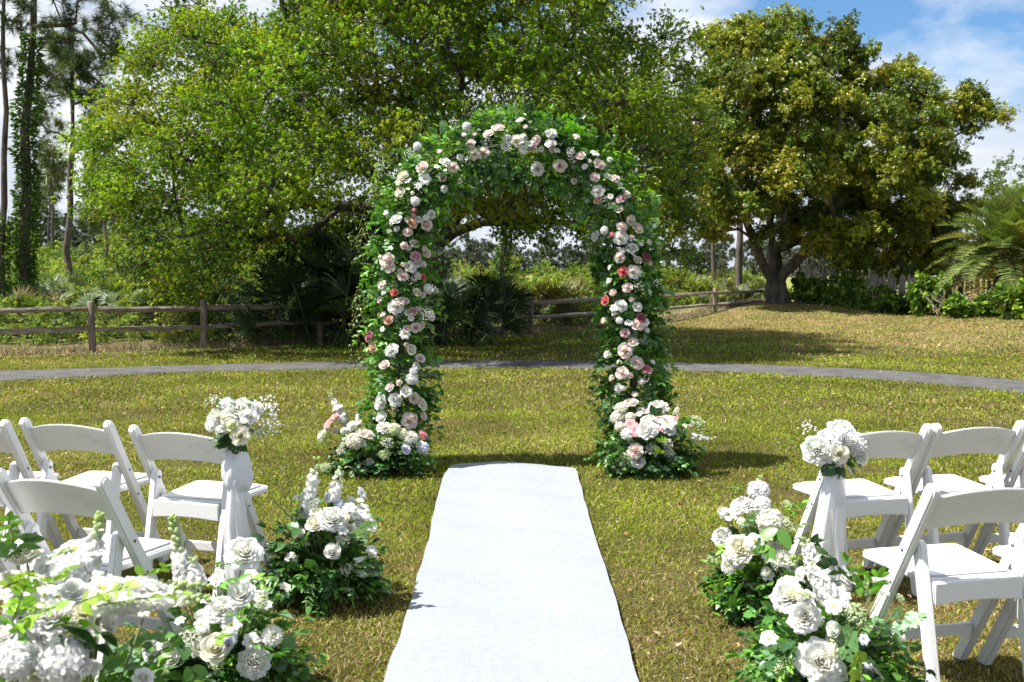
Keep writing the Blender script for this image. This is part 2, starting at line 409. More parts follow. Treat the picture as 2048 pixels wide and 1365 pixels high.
# ------------------------------------------------------------------ grass
def build_grass():
    rng = np.random.default_rng(11)
    m = MB()
    T = np.array([[0, -0.5, 0], [0, 0.5, 0], [0.55, -0.36, 0.16], [0.55, 0.36, 0.16], [1.0, 0, 0.05]])
    F = [np.array([[0, 2, 3, 1]]), np.array([[2, 4, 3]])]
    def patch(n, ymin, ymax, ln, wd, lift):
        y = np.sqrt(rng.uniform(ymin ** 2, ymax ** 2, n)); x = rng.uniform(-0.60, 0.60, n) * (y + 0.6)
        keep = ~on_path(x + .05 * np.sin(y * 40), y, -0.09 + .05 * np.sin(x * 9) * np.sin(x * 23)) & (y < fence_y(x) - 0.1)
        xl, xr = runner_x(np.minimum(y, run_l[-1, 1]))
        keep &= ~((x > xl + 0.02) & (x < xr - 0.02) & (y < run_l[-1, 1] + 0.06))
        x, y = x[keep], y[keep]; k = len(x)
        # clumpy thinning
        cl = np.sin(x * 7.1 + 2 * np.sin(y * 3.3)) * np.sin(y * 6.3 + 2 * np.sin(x * 4.1))
        bare = np.sin(x * 2.3 + 1.7 * np.sin(y * 1.9 + .4)) * np.sin(y * 2.9 + 1.5 * np.sin(x * 1.3 + 2)) + .5 * np.sin(x * 11 + y * 3) * np.sin(y * 9.3 - x * 2)
        keep = rng.random(k) < (0.80 + 0.28 * cl) * (1 - .75 * smooth(.45, 1.0, bare))
        x, y, cl = x[keep], y[keep], cl[keep]; k = len(x)
        a = rng.uniform(0, 2 * math.pi, k); el = rng.uniform(lift[0], lift[1], k)
        d = np.stack([np.cos(a) * np.cos(el), np.sin(a) * np.cos(el), np.sin(el)], 1)
        R = frames(d, None, rng, 0.35)
        L_ = rng.uniform(ln[0], ln[1], k); W_ = rng.uniform(wd[0], wd[1], k)
        R = R * np.stack([np.ones(k), W_ / L_, np.ones(k)], 1)[:, None, :]
        pal = np.array([[0.160, 0.220, 0.015], [0.215, 0.245, 0.018], [0.066, 0.118, 0.010], [0.27, 0.205, 0.085], [0.42, 0.345, 0.20], [0.215, 0.235, 0.045], [0.12, 0.070, 0.035]])
        big = np.sin(x * 0.9 + 1.3 * np.sin(y * 0.55 + 1)) * np.sin(y * 0.8 + 1.1 * np.sin(x * 0.7)) + 0.35 * cl
        far = smooth(17.3, 18.6, y - 0.0 * x) * (1 - smooth(2.5, 7, x + (y - 20) * 0.4))
        near = 1 - smooth(4.4, 6.2, y)
        bank = smooth(3.5, 9, x + (y - 20) * 0.35) * smooth(17.5, 20.5, y)
        pd = np.clip(0.23 + 0.15 * -big + 0.27 * near + 0.22 * bank - 0.14 * far, 0.05, 0.8)
        r = rng.random(k)
        idx = np.where(r < pd, rng.choice([3, 4, 6], k, p=[.55, .25, .20]), rng.choice([0, 1, 2, 5], k, p=[.33, .27, .2, .2]))
        col = pal[idx] * rng.uniform(0.62, 1.50, (k, 1)) * np.where(far[:, None] > .5, [0.9, 1.08, 0.9], [1, 1, 1])
        m.scatter(T, F, R, np.stack([x, y, gz(x, y) - 0.004], 1), L_, col)
    patch(300000, 2.6, 6.2, (0.014, 0.042), (0.0028, 0.006), (0.05, 1.1))
    patch(260000, 6.2, 10.5, (0.018, 0.048), (0.0042, 0.0085), (0.08, 1.1))
    patch(170000, 10.5, 17.0, (0.025, 0.06), (0.008, 0.015), (0.15, 1.15))
    patch(120000, 16.5, 30.0, (0.035, 0.075), (0.014, 0.024), (0.2, 1.2))
    o = m.build('grass', M_GRASS, None, False)
    tag(o, 'short dry yellow green mown grass of the lawn', 'grass', None, 'stuff')
    # litter of dry leaves
    n = 1700
    y = np.sqrt(rng.uniform(3 ** 2, 20 ** 2, n)); x = rng.uniform(-0.55, 0.55, n) * y
    xl, xr = runner_x(y); k = ~((x > xl - .05) & (x < xr + .05) & (y < 8.2)) & (y < fence_y(x) - .3)
    x, y = x[k], y[k]; n = len(x)
    T2 = np.array([[0, 0, 0], [0.4, 0.2, 0.08], [1, 0, 0.02], [0.4, -0.2, 0.08], [0.45, 0, 0]])
    F2 = [np.array([[0, 4, 2, 1], [0, 3, 2, 4]])]
    a = rng.uniform(0, 6.28, n)
    R = frames(np.stack([np.cos(a), np.sin(a), rng.uniform(-.1, .3, n)], 1), None, rng, 0.3)
    col = np.array([[0.46, 0.30, 0.17], [0.36, 0.20, 0.10], [0.55, 0.43, 0.27], [0.62, 0.55, 0.40]])[rng.integers(0, 4, n)]
    mm = MB(); mm.scatter(T2, F2, R, np.stack([x, y, gz(x, y) + 0.02], 1), rng.uniform(.018, .045, n), col)
    o = mm.build('fallen_leaves', M_BRUSH, None, False)
    tag(o, 'small dry brown leaves scattered over the lawn', 'fallen leaves', None, 'stuff')
build_grass()

# ------------------------------------------------------------------ leaf templates
def leaf_quad():
    return np.array([[0, 0, 0], [0.45, 0.26, 0.06], [1, 0, -0.06], [0.45, -0.26, 0.06]]), [np.array([[0, 2, 1], [0, 3, 2]])]

def leaf_small():
    T = np.array([[0, 0, 0], [0.48, 0.24, 0.07], [1, 0, -0.06], [0.48, -0.24, 0.07], [0.5, 0, 0]])
    return T, [np.array([[0, 4, 2, 1], [0, 3, 2, 4]])]

def leaf_fine(width=0.42, fold=0.12, droop=0.18, shape=1.0, nst=6):
    """a leaf with a midrib fold: along X, width in Y"""
    V = [[0, 0, 0]]
    s = np.linspace(0, 1, nst + 1)[1:-1]
    for t in s:
        w = width * math.sin(math.pi * t ** shape) ** 0.9 * 0.5
        z = -droop * t * t
        V += [[t, w, z + fold * w * 2], [t, 0, z], [t, -w, z + fold * w * 2]]
    V.append([1, 0, -droop])
    n = len(s); F3, F4 = [], []
    F3 += [[0, 2, 1], [0, 3, 2]]
    for i in range(n - 1):
        a = 1 + 3 * i; b = a + 3
        F4 += [[a, a + 1, b + 1, b], [a + 1, a + 2, b + 2, b + 1]]
    a = 1 + 3 * (n - 1); e = len(V) - 1
    F3 += [[a, a + 1, e], [a + 1, a + 2, e]]
    return np.array(V, float), [np.array(F3), np.array(F4)]

LF_ROSE = leaf_fine(0.56, 0.10, 0.12, 0.85)
LF_RUSCUS = leaf_fine(0.34, 0.12, 0.18, 0.95)
LF_EUC = leaf_fine(0.86, 0.05, 0.06, 0.85)
LF_SALAL = leaf_fine(0.66, 0.14, 0.22, 0.75, 7)
LF_IVY = (np.array([[0, 0, 0], [0.12, 0.38, 0.05], [0.42, 0.22, 0.03], [0.60, 0.34, 0.02], [1.0, 0, -0.12], [0.60, -0.34, 0.02], [0.42, -0.22, 0.03], [0.12, -0.38, 0.05], [0.45, 0, -0.03]]),
          [np.array([[0, 8, 2, 1], [8, 4, 3, 2], [0, 7, 6, 8], [8, 6, 5, 4]])])
LF_WILLOW = leaf_fine(0.20, 0.12, 0.22, 0.9)

GREENS = {
    'rose': (LF_ROSE, [(0.077, 0.190, 0.029), (0.103, 0.230, 0.040), (0.061, 0.165, 0.033)]),
    'bright': (LF_RUSCUS, [(0.146, 0.371, 0.037), (0.195, 0.426, 0.045), (0.116, 0.314, 0.037)]),
    'euc': (LF_EUC, [(0.185, 0.320, 0.174), (0.217, 0.349, 0.206), (0.142, 0.267, 0.141)]),
    'dark': (LF_SALAL, [(0.036, 0.100, 0.028), (0.048, 0.123, 0.032), (0.032, 0.085, 0.031)]),
    'ivy': (LF_IVY, [(0.081, 0.228, 0.042), (0.128, 0.296, 0.063), (0.101, 0.209, 0.070)]),
    'willow': (LF_WILLOW, [(0.163, 0.309, 0.091), (0.217, 0.371, 0.116)]),
    'lime': (LF_ROSE, [(0.209, 0.363, 0.039), (0.275, 0.418, 0.055), (0.154, 0.297, 0.033)]),
    'sage': (LF_RUSCUS, [(0.323, 0.411, 0.213), (0.260, 0.349, 0.180)]),
}

def sprig(m, rng, base, d, length, kind, n, leaf, droop=0.3, stem_r=0.0016, start=0.15, pair=True, stem_col=(0.07, 0.10, 0.03), hang=(0, 0, -1)):
    """stem with leaves; adds stem and leaves to MB m"""
    (T, F), pal = GREENS[kind]
    d = norm(d); base = np.asarray(base, float)
    s = np.linspace(0, 1, 6)[:, None]
    P = base + d * length * s + np.asarray(hang) * droop * length * s ** 2
    m.tube(P, np.linspace(stem_r * 1.4, stem_r * 0.6, 6), 3, stem_col, False)
    t = np.linspace(start, 1, n)
    Q = np.stack([np.interp(t, s[:, 0], P[:, i]) for i in range(3)], 1)
    tan = norm(np.stack([np.gradient(Q[:, i]) for i in range(3)], 1)) if n > 1 else np.tile(d, (1, 1))
    side = norm(np.cross(tan, np.array([0.2, 0.3, 1.0]) + rng.normal(0, 0.3, 3)))
    dirs, pos = [], []
    for sg in ((1, -1) if pair else (1,)):
        s2 = side * sg if pair else side * np.where(np.arange(n) % 2, 1, -1)[:, None]
        dirs.append(norm(tan * 0.65 + s2 * 0.9 + rng.normal(0, 0.22, (n, 3)))); pos.append(Q)
    dirs.append(tan[-1:]); pos.append(Q[-1:])
    D = np.concatenate(dirs); Pp = np.concatenate(pos)
    up = np.cross(side[0], tan[0])
    if up[2] < 0: up = -up
    R = frames(D, up, rng, 0.35)
    c = np.array(pal)[rng.integers(0, len(pal))] * rng.uniform(0.8, 1.25, (len(D), 1))
    m.scatter(T, F, R, Pp, leaf * rng.uniform(0.7, 1.15, len(D)) * np.concatenate([np.linspace(1, .75, n)] * (2 if pair else 1) + [[.8]]), c)

# ------------------------------------------------------------------ flower templates (axis +Z, radius 1)
def petal_sheet(phi, w0, prof, nu=6, nv=6, ruffle=0.0, rng=None, tip=0.22, pointy=0.0):
    """prof(v)->(r,z). returns (nv,nu,3)"""
    u = np.linspace(-1, 1, nu); v = np.linspace(0, 1, nv)
    U, V = np.meshgrid(u, v)
    Ve = V * (1 - tip * np.abs(U) ** 2.6 - pointy * np.abs(U))
    r, z = prof(Ve)
    w = w0 * (0.45 + 0.75 * np.sin(math.pi * (0.15 + 0.55 * V)))
    ph = phi + U * w
    if ruffle:
        a, b = rng.uniform(0, 6.28, 2)
        r = r + ruffle * V ** 2 * np.sin(U * 5.5 + a); z = z + ruffle * V ** 2 * np.cos(U * 4.7 + b)
    return np.stack([r * np.cos(ph), r * np.sin(ph), z], 2)

def make_rose(seed, outer, inner, ruffle=0.03, layers=((3, .10, .58, .04), (3, .22, .56, .08), (4, .38, .52, .16), (5, .56, .45, .28), (5, .76, .34, .42), (6, .96, .17, .60))):
    rng = np.random.default_rng(seed); m = MB()
    outer, inner = np.array(outer), np.array(inner)
    nl = len(layers)
    for k, (n, R_, H_, curl) in enumerate(layers):
        t = k / (nl - 1)
        for j in range(n):
            phi = 2 * math.pi * (j / n) + k * 0.9 + rng.normal(0, 0.10)
            Rr = R_ * rng.uniform(0.93, 1.06); Hh = H_ + rng.normal(0, 0.03)
            def prof(v, Rr=Rr, Hh=Hh, curl=curl):
                z = -0.45 + (Hh + 0.45) * v ** (0.9 + 0.25 * t)
                r = 0.04 + (Rr - 0.04) * np.sin(v * math.pi / 2) ** (0.75) * (0.88 + 0.12 * v)
                c = np.clip((v - 0.72) / 0.28, 0, 1) ** 2
                return r + curl * 0.22 * c, z - curl * 0.30 * c
            S = petal_sheet(phi, math.pi / n * 1.12, prof, 6, 7, ruffle, rng)
            vv = np.linspace(0, 1, 7)[:, None, None] * np.ones((1, 6, 1))
            f = np.clip(t * 0.9 + 0.25 * vv, 0, 1)
            m.grid(S, (inner + (outer - inner) * f))
    # green sepals below
    for j in range(5):
        S = petal_sheet(2 * math.pi * j / 5, .35, lambda v: (0.05 + 0.45 * v, -0.42 - 0.10 * np.sin(v * 3)), 3, 4, 0, rng, .2, .5)
        m.grid(S, np.array([0.08, 0.16, 0.05]))
    return m

def make_peony(seed, outer, inner):
    return make_rose(seed, outer, inner, 0.075, ((4, .16, .62, .1), (5, .30, .60, .2), (6, .46, .54, .3), (7, .64, .42, .4), (7, .82, .26, .5), (8, .98, .06, .5), (7, 1.02, -.14, .6)))

def make_bud(seed, outer, inner):
    return make_rose(seed, outer, inner, 0.02, ((3, .20, .75, .0), (3, .42, .70, .05), (4, .66, .60, .12), (4, .84, .42, .30)))

def make_open(seed, outer, inner, n=6, centre=(0.75, 0.62, 0.12)):
    """flat open blossom (cosmos / magnolia like)"""
    rng = np.random.default_rng(seed); m = MB(); outer, inner = np.array(outer), np.array(inner)
    for k, nn in enumerate((n, n - 1)):
        for j in range(nn):
            def prof(v, k=k): return 0.05 + (1.0 - .18 * k) * v, (0.12 + .14 * k) * v + 0.16 * np.sin(v * 2.6) - 0.1 * v ** 3
            S = petal_sheet(2 * math.pi * (j + .5 * k) / nn + rng.normal(0, .08), math.pi / nn * 0.92, prof, 5, 6, 0.05, rng, .3)
            vv = np.linspace(0, 1, 6)[:, None, None] * np.ones((1, 5, 1))
            m.grid(S, inner + (outer - inner) * np.clip(vv * 1.6, 0, 1))
    V, F = ico(1)
    for j in range(9):
        a = rng.uniform(0, 6.28); r = .13 * math.sqrt(rng.random())
        m.add(V * .07 + np.array([r * math.cos(a), r * math.sin(a), .16]), F, centre)
    return m

def make_mum(seed, outer, inner):
    rng = np.random.default_rng(seed); m = MB(); outer, inner = np.array(outer), np.array(inner)
    n = 110; i = np.arange(n) + .5
    th = np.arccos(1 - 1.25 * i / n); ph = i * 2.39996
    d = np.stack([np.sin(th) * np.cos(ph), np.sin(th) * np.sin(ph), np.cos(th)], 1) + rng.normal(0, .05, (n, 3))
    T, F = leaf_fine(0.30, -0.3, 0.10, 0.8, 4)
    R = frames(d, np.array([0, 0, 1.0]), rng, .1)
    t = (i / n)[:, None]
    m.scatter(T, F, R, d * 0.15, 0.85, inner + (outer - inner) * np.clip(t * 1.3, 0, 1))
    return m

def make_hydrangea(seed, outer, inner):
    rng = np.random.default_rng(seed); m = MB(); outer, inner = np.array(outer), np.array(inner)
    n = 80; i = np.arange(n) + .5
    th = np.arccos(1 - 1.6 * i / n); ph = i * 2.39996
    d = norm(np.stack([np.sin(th) * np.cos(ph), np.sin(th) * np.sin(ph), np.cos(th)], 1) + rng.normal(0, .06, (n, 3)))
    T, F = leaf_fine(0.98, -0.10, -0.14, 0.72, 6)
    R0 = frames(d, None, rng, .5)           # X axis = outward
    rad_ = rng.uniform(-.12, .10, (n, 1))
    for q in range(4):
        a = q * math.pi / 2
        ax = R0[:, :, 1] * math.cos(a) + R0[:, :, 2] * math.sin(a)
        dd = norm(ax + d * 0.28 + rng.normal(0, .12, (n, 3)))
        R = frames(dd, d, rng, .05)
        m.scatter(T, F, R, d * (0.74 + rad_) + rng.normal(0, .02, (n, 3)), rng.uniform(.24, .34, n), outer * rng.uniform(.90, 1.04, (n, 1)))
    V, Fi = ico(1)
    m.scatter(V, Fi, R0, d * (.79 + rad_), .035, inner)
    V2, F2 = ico(2); m.add(V2 * .50 + np.array([0, 0, -.05]), F2, outer * np.array([.60, .72, .45]))
    return m

def ico(sub):
    bm = bmesh.new(); bmesh.ops.create_icosphere(bm, subdivisions=sub, radius=1.0)
    V = np.array([v.co[:] for v in bm.verts]); F = np.array([[v.index for v in f.verts] for f in bm.faces]); bm.free()
    return V, F
ICO1 = ico(1); ICO2 = ico(2)

def floret(rng, nl=5):
    m = MB()
    for j in range(nl):
        S = petal_sheet(2 * math.pi * j / nl, math.pi / nl * 1.0, lambda v: (0.04 + v * .95, 0.35 * v - .35 * v ** 3 + .1), 4, 4, .12, rng, .25)
        m.grid(S)
    return np.concatenate(m.v), m.f
FLORET = floret(np.random.default_rng(2))

def make_spike(seed, length, white=(0.84, 0.84, 0.80), tip=(0.42, 0.55, 0.16), n=34, size=0.026, bend=0.12, green=0.25):
    """stock / delphinium spike along +Z in metres; base at origin"""
    rng = np.random.default_rng(seed); m = MB()
    s = np.linspace(0, 1, 8)[:, None]; a = rng.uniform(0, 6.28)
    P = np.array([0, 0, 1.0]) * length * s + np.array([math.cos(a), math.sin(a), 0]) * bend * length * s ** 2
    m.tube(P, np.linspace(.0035, .0012, 8), 5, (0.12, 0.20, 0.05))
    t = np.sort(rng.uniform(0.22, 1, n)); ph = np.arange(n) * 2.4 + rng.normal(0, .3, n)
    Q = np.stack([np.interp(t, s[:, 0], P[:, i]) for i in range(3)], 1)
    k = np.clip((1 - t) / .78, 0, 1)
    up = .15 + .9 * (1 - k)
    d = norm(np.stack([np.cos(ph), np.sin(ph), up], 1) + rng.normal(0, .15, (n, 3)))
    size_ = size * (0.35 + 0.65 * k ** .6) * rng.uniform(.8, 1.15, n)
    F0 = frames(d, None, rng, .6)
    R = np.stack([F0[:, :, 1], F0[:, :, 2], F0[:, :, 0]], 2)    # floret axis Z -> d
    opn = t < 1 - green
    w, g_ = np.array(white), np.array(tip)
    V, F = FLORET
    m.scatter(V, F, R[opn], (Q + d * size * .6 * k[:, None])[opn], size_[opn], w * rng.uniform(.95, 1.03, (opn.sum(), 1)))
    b = ~opn
    Vb, Fb = ICO1
    f = ((t - (1 - green)) / green)[:, None]
    m.scatter(Vb * np.array([.45, .45, .75]), Fb, R[b], (Q + d * size * .35)[b], size_[b], (w * .5 + g_ * .5) * (1 - f[b]) + g_ * f[b])
    return m

def make_breath(seed, radius=0.10, n=30, dot=0.0082, white=(0.86, 0.86, 0.84), lace=False):
    """baby's breath cloud / lace umbel, base at origin, opening along +Z"""
    rng = np.random.default_rng(seed); m = MB()
    if lace:
        k = 15; i = np.arange(k) + .5; r = np.sqrt(i / k) * radius; ph = i * 2.4
        C = np.stack([r * np.cos(ph), r * np.sin(ph), radius * (1.0 - .35 * (r / radius) ** 2)], 1)
        for c in C:
            m.tube(np.array([[0, 0, 0], c * np.array([.6, .6, .5]), c]), .0009, 3, (0.2, 0.3, 0.1), False)
            q = 13; dd = rand_dirs(rng, q, .8) * .017 + c
            m.scatter(*ICO1, frames(rand_dirs(rng, q)), dd, dot * rng.uniform(.6, 1.1, q), np.array(white))
        return m
    d = rand_dirs(rng, n, .9); L_ = radius * rng.uniform(.45, 1.15, n)
    tips = d * L_[:, None] + np.array([0, 0, radius * .55])
    hubs = rand_dirs(rng, 7, 1.2) * radius * .45
    for h in hubs: m.tube(np.array([[0, 0, -radius * .6], h * .5, h]), .0010, 3, (0.16, 0.24, 0.09), False)
    for p in tips:
        h = hubs[np.argmin(((hubs - p) ** 2).sum(1))]
        m.tube(np.array([h, (h + p) / 2 + rng.normal(0, .004, 3), p]), .0006, 3, (0.18, 0.26, 0.10), False)
    m.scatter(*ICO1, frames(rand_dirs(rng, n)), tips, dot * rng.uniform(.7, 1.25, n), np.array(white))
    return m

PAL = {  # outer, inner
    'W': ((0.86, 0.86, 0.86), (0.80, 0.80, 0.70)), 'C': ((0.84, 0.82, 0.73), (0.74, 0.72, 0.50)), 'B': ((0.85, 0.765, 0.725), (0.80, 0.62, 0.55)),
    'M': ((0.74, 0.53, 0.58), (0.62, 0.34, 0.41)), 'D': ((0.50, 0.20, 0.27), (0.36, 0.10, 0.16)), 'P': ((0.80, 0.42, 0.45), (0.68, 0.22, 0.28)),
    'K': ((0.76, 0.25, 0.23), (0.60, 0.13, 0.12)), 'A': ((0.82, 0.58, 0.45), (0.72, 0.40, 0.24)), 'L': ((0.76, 0.78, 0.87), (0.66, 0.68, 0.78)), 'G': ((0.80, 0.82, 0.62), (0.60, 0.68, 0.30)),
}
MAKERS = {'rose': make_rose, 'peony': make_peony, 'rosebud': make_bud, 'blossom': make_open, 'chrysanthemum': make_mum, 'hydrangea': make_hydrangea}
_flower_cache = {}
def flower_mesh(kind, colour, variant):
    key = (kind, colour, variant)
    if key not in _flower_cache:
        o_, i_ = PAL[colour]
        _flower_cache[key] = MAKERS[kind](variant * 17 + ord(colour), o_, i_).mesh(kind, M_PETAL)
    return _flower_cache[key]

def quat_to(d, rng):
    q = Vector(d).to_track_quat('Z', 'Y')
    from mathutils import Quaternion
    return q @ Quaternion((0, 0, 1), rng.uniform(0, 6.28))

def add_flower(parent, origin, pos, d, radius, kind, colour, rng):
    o = put(kind, flower_mesh(kind, colour, int(rng.integers(0, 3))), parent)
    o.location = np.asarray(pos) - origin
    o.rotation_mode = 'QUATERNION'; o.rotation_quaternion = quat_to(norm(d), rng)
    s = radius; o.scale = (s * rng.uniform(.94, 1.06), s * rng.uniform(.94, 1.06), s * rng.uniform(.88, 1.05))
    return o

_spk = {}
def add_mesh_part(parent, origin, me, name, pos, d, scale, rng):
    o = put(name, me, parent); o.location = np.asarray(pos) - origin
    o.rotation_mode = 'QUATERNION'; o.rotation_quaternion = quat_to(norm(d), rng); o.scale = (scale,) * 3
    return o
BREATH = [make_breath(s).mesh('babys_breath', M_PETAL) for s in (1, 2, 3)]
LACE = [make_breath(s, .055, dot=.0048, white=(.80, .81, .72), lace=True).mesh('lace_flower', M_PETAL) for s in (4, 5)]
LACEG = [make_breath(s, .055, dot=.0052, white=(.55, .64, .38), lace=True).mesh('lace_flower', M_FLOWERGREEN) for s in (6,)]

# ------------------------------------------------------------------ chairs
def prism(outline, x0, x1, bevel=0.004, seg=2):
    """outline in (y,z), extruded along X"""
    bm = bmesh.new()
    a = [bm.verts.new((x0, y, z)) for y, z in outline]; b = [bm.verts.new((x1, y, z)) for y, z in outline]
    bm.faces.new(a[::-1]); bm.faces.new(b)
    n = len(a)
    for i in range(n): bm.faces.new((a[i], a[(i + 1) % n], b[(i + 1) % n], b[i]))
    bmesh.ops.recalc_face_normals(bm, faces=bm.faces)
    if bevel:
        ed = [e for e in bm.edges if e.calc_face_angle(0) > 0.5]
        bmesh.ops.bevel(bm, geom=ed, offset=bevel, segments=seg, affect='EDGES', clamp_overlap=True)
    return bm

def box_bm(x0, x1, y0, y1, z0, z1, bevel=0.004):
    return prism([(y0, z0), (y1, z0), (y1, z1), (y0, z1)], x0, x1, bevel)

def bm_obj(name, bm, mat, parent=None, smooth_shade=False):
    me = bpy.data.meshes.new(name); bm.to_mesh(me); bm.free(); me.materials.append(mat)
    for p in me.polygons: p.use_smooth = smooth_shade
    if smooth_shade: me.set_sharp_from_angle(angle=math.radians(40))
    return put(name, me, parent)

def slat(p0, p1, w, top_round=True, n=8):
    """outline of a bar from p0 (low) to p1 (high) with a rounded upper end, cut level at the foot"""
    p0, p1 = np.array(p0), np.array(p1); d = (p1 - p0) / np.linalg.norm(p1 - p0); s = np.array([-d[1], d[0]]) * w / 2
    def low(q):
        t = (0 - q[1]) / d[1]; return q + d * t
    pts = [low(p0 + s), low(p0 - s)] if p0[1] <= 1e-6 else [p0 + s, p0 - s]
    for a in np.linspace(-90, 90, n + 1):
        a = math.radians(a)
        pts.append(p1 + (-s) * math.cos(a + math.pi / 2 - math.pi / 2) * 0 + d * (w / 2) * math.cos(a) + (-s) * (-math.sin(a)))
    return [tuple(p) for p in pts]

def up_y(z): return 0.207 - 0.571 * z

def make_chair():
    t = thing('folding_chair', 'white folding chair', 'chair', group='white folding chairs set out beside the aisle')
    out = slat((up_y(0), 0), (up_y(0.765), 0.765), 0.052)
    rl = slat((-0.24, 0), (-0.122, 0.548), 0.046)
    for s in (-1, 1):
        x0, x1 = sorted((s * 0.205, s * 0.238))
        bm_obj('back_post', prism(out, x0, x1, 0.006), M_WHITE, t, True)
        x0, x1 = sorted((s * 0.171, s * 0.2045))
        leg = bm_obj('rear_leg', prism(rl, x0, x1, 0.006), M_WHITE, t, True)
        for (xb, xe, yy, zz) in ((.164, .174, -.128, .535), (.2365, .2405, -.098, .535), (.2365, .2405, -.035, .405)):
            m = MB(); m.tube(np.array([[s * xb, yy, zz], [s * xe, yy, zz]]), .006, 10); m.build('bolt', M_BOLT, leg)
    # seat plate with rounded front corners
    def seat_outline(w0, w1, y0, y1, r):
        pts = [(-w0, y0), (w0, y0)]
        for a in np.linspace(0, 90, 6):
            a = math.radians(a); pts.append((w1 - r + r * math.cos(a), y1 - r + r * math.sin(a)))
        for a in np.linspace(90, 180, 6):
            a = math.radians(a); pts.append((-w1 + r + r * math.cos(a), y1 - r + r * math.sin(a)))
        return pts
    def plate(pts, z0, z1, bev):
        bm = bmesh.new()
        a = [bm.verts.new((x, y, z0)) for x, y in pts]; b = [bm.verts.new((x, y, z1)) for x, y in pts]
        bm.faces.new(a[::-1]); bm.faces.new(b)
        n = len(a)
        for i in range(n): bm.faces.new((a[i], a[(i + 1) % n], b[(i + 1) % n], b[i]))
        bmesh.ops.recalc_face_normals(bm, faces=bm.faces)
        ed = [e for e in bm.edges if e.calc_face_angle(0) > 0.9]
        bmesh.ops.bevel(bm, geom=ed, offset=bev, segments=3, affect='EDGES', clamp_overlap=True)
        return bm
    seat = bm_obj('seat', plate(seat_outline(0.167, 0.203, -0.158, 0.222, 0.03), 0.418, 0.446, 0.006), M_WHITE, t, True)
    bm_obj('seat_pad', plate(seat_outline(0.152, 0.180, -0.142, 0.196, 0.03), 0.4462, 0.4555, 0.005), M_PAD, seat, True)
    # rear rail with a shallow arched underside, front stretcher
    bm = bmesh.new()
    n = 12; top = [(-0.170 + 0.340 * i / n, 0.440) for i in range(n + 1)]
    bot = [(-0.170 + 0.340 * i / n, 0.362 + 0.010 * math.sin(math.pi * i / n)) for i in range(n + 1)]
    pts = top + bot[::-1]
    a = [bm.verts.new((x, -0.186, z)) for x, z in pts]; b = [bm.verts.new((x, -0.162, z)) for x, z in pts]
    bm.faces.new(a); bm.faces.new(b[::-1]); k = len(pts)
    for i in range(k): bm.faces.new((a[i], b[i], b[(i + 1) % k], a[(i + 1) % k]))
    bmesh.ops.recalc_face_normals(bm, faces=bm.faces)
    bmesh.ops.bevel(bm, geom=[e for e in bm.edges if e.calc_face_angle(0) > 0.9], offset=0.004, segments=2, affect='EDGES', clamp_overlap=True)
    bm_obj('rear_rail', bm, M_WHITE, t, True)
    bm_obj('stretcher', box_bm(-0.2045, 0.2045, up_y(.15) - .011, up_y(.15) + .011, 0.128, 0.172, 0.004), M_WHITE, t, True)
    # curved backrest
    U = np.linspace(-1, 1, 25); V = np.linspace(0, 1, 7); th = 0.017
    S = np.zeros((2, len(V), len(U), 3))
    for k in (0, 1):
        for i, v in enumerate(V):
            c = 0.030 * (1 - U ** 2)
            z = 0.612 + 0.128 * v + c * (0.75 + 0.25 * v)
            y = up_y(z) - 0.022 * (1 - U ** 2) + (th / 2 if k else -th / 2)
            S[k, i] = np.stack([U * 0.2047, y, z], 1)
    m = MB(); m.grid(S[0]); m.grid(S[1][:, ::-1])
    for e in (0, -1): m.grid(np.stack([S[1][e], S[0][e]], 0) if e == 0 else np.stack([S[0][e], S[1][e]], 0))
    ob = m.build('backrest', M_WHITE, t, True)
    bm = bmesh.new(); bm.from_mesh(ob.data); bmesh.ops.remove_doubles(bm, verts=bm.verts, dist=1e-5)
    bmesh.ops.recalc_face_normals(bm, faces=bm.faces)
    bmesh.ops.bevel(bm, geom=[e for e in bm.edges if e.calc_face_angle(0) > 0.9], offset=0.005, segments=2, affect='EDGES', clamp_overlap=True)
    bm.to_mesh(ob.data); bm.free(); ob.data.set_sharp_from_angle(angle=math.radians(45))
    return t

CHAIRS = [  # x, y, rot, label
    (-1.428, 4.63, -15.5, 'white folding chair with a white bouquet and knotted tulle on its right post'),
    (-2.04, 4.87, -12, 'white folding chair beside the chair with the left bouquet, second from the aisle'),
    (-2.55, 4.89, -8.6, 'white folding chair cut by the left edge, third from the aisle, farther row'),
    (-1.525, 3.63, -18, 'near white folding chair partly covered by blurred white flowers, left of the aisle'),
    (-2.03, 3.62, -13, 'white folding chair mostly outside the left edge, beside the chair covered by blurred flowers'),
    (1.615, 4.67, 14, 'white folding chair with a white bouquet and long tulle drape on its aisle side'),
    (2.10, 4.785, 12, 'white folding chair just right of the chair with the long tulle drape'),
    (2.59, 4.82, 8, 'white folding chair cut by the right edge, third from the aisle, farther row'),
    (1.545, 3.50, 12, 'nearest white folding chair, fully seen above the white floor flowers right of the aisle'),
    (2.04, 3.53, 9, 'white folding chair cut by the right edge beside the nearest chair, only seat corner showing'),
]
chair0 = make_chair()
for i, (x, y, a, lab) in enumerate(CHAIRS):
    c = chair0 if i == 0 else copy_tree(chair0)
    c.location = (x, y, 0.012); c.rotation_euler = (0, 0, math.radians(a)); c['label'] = lab

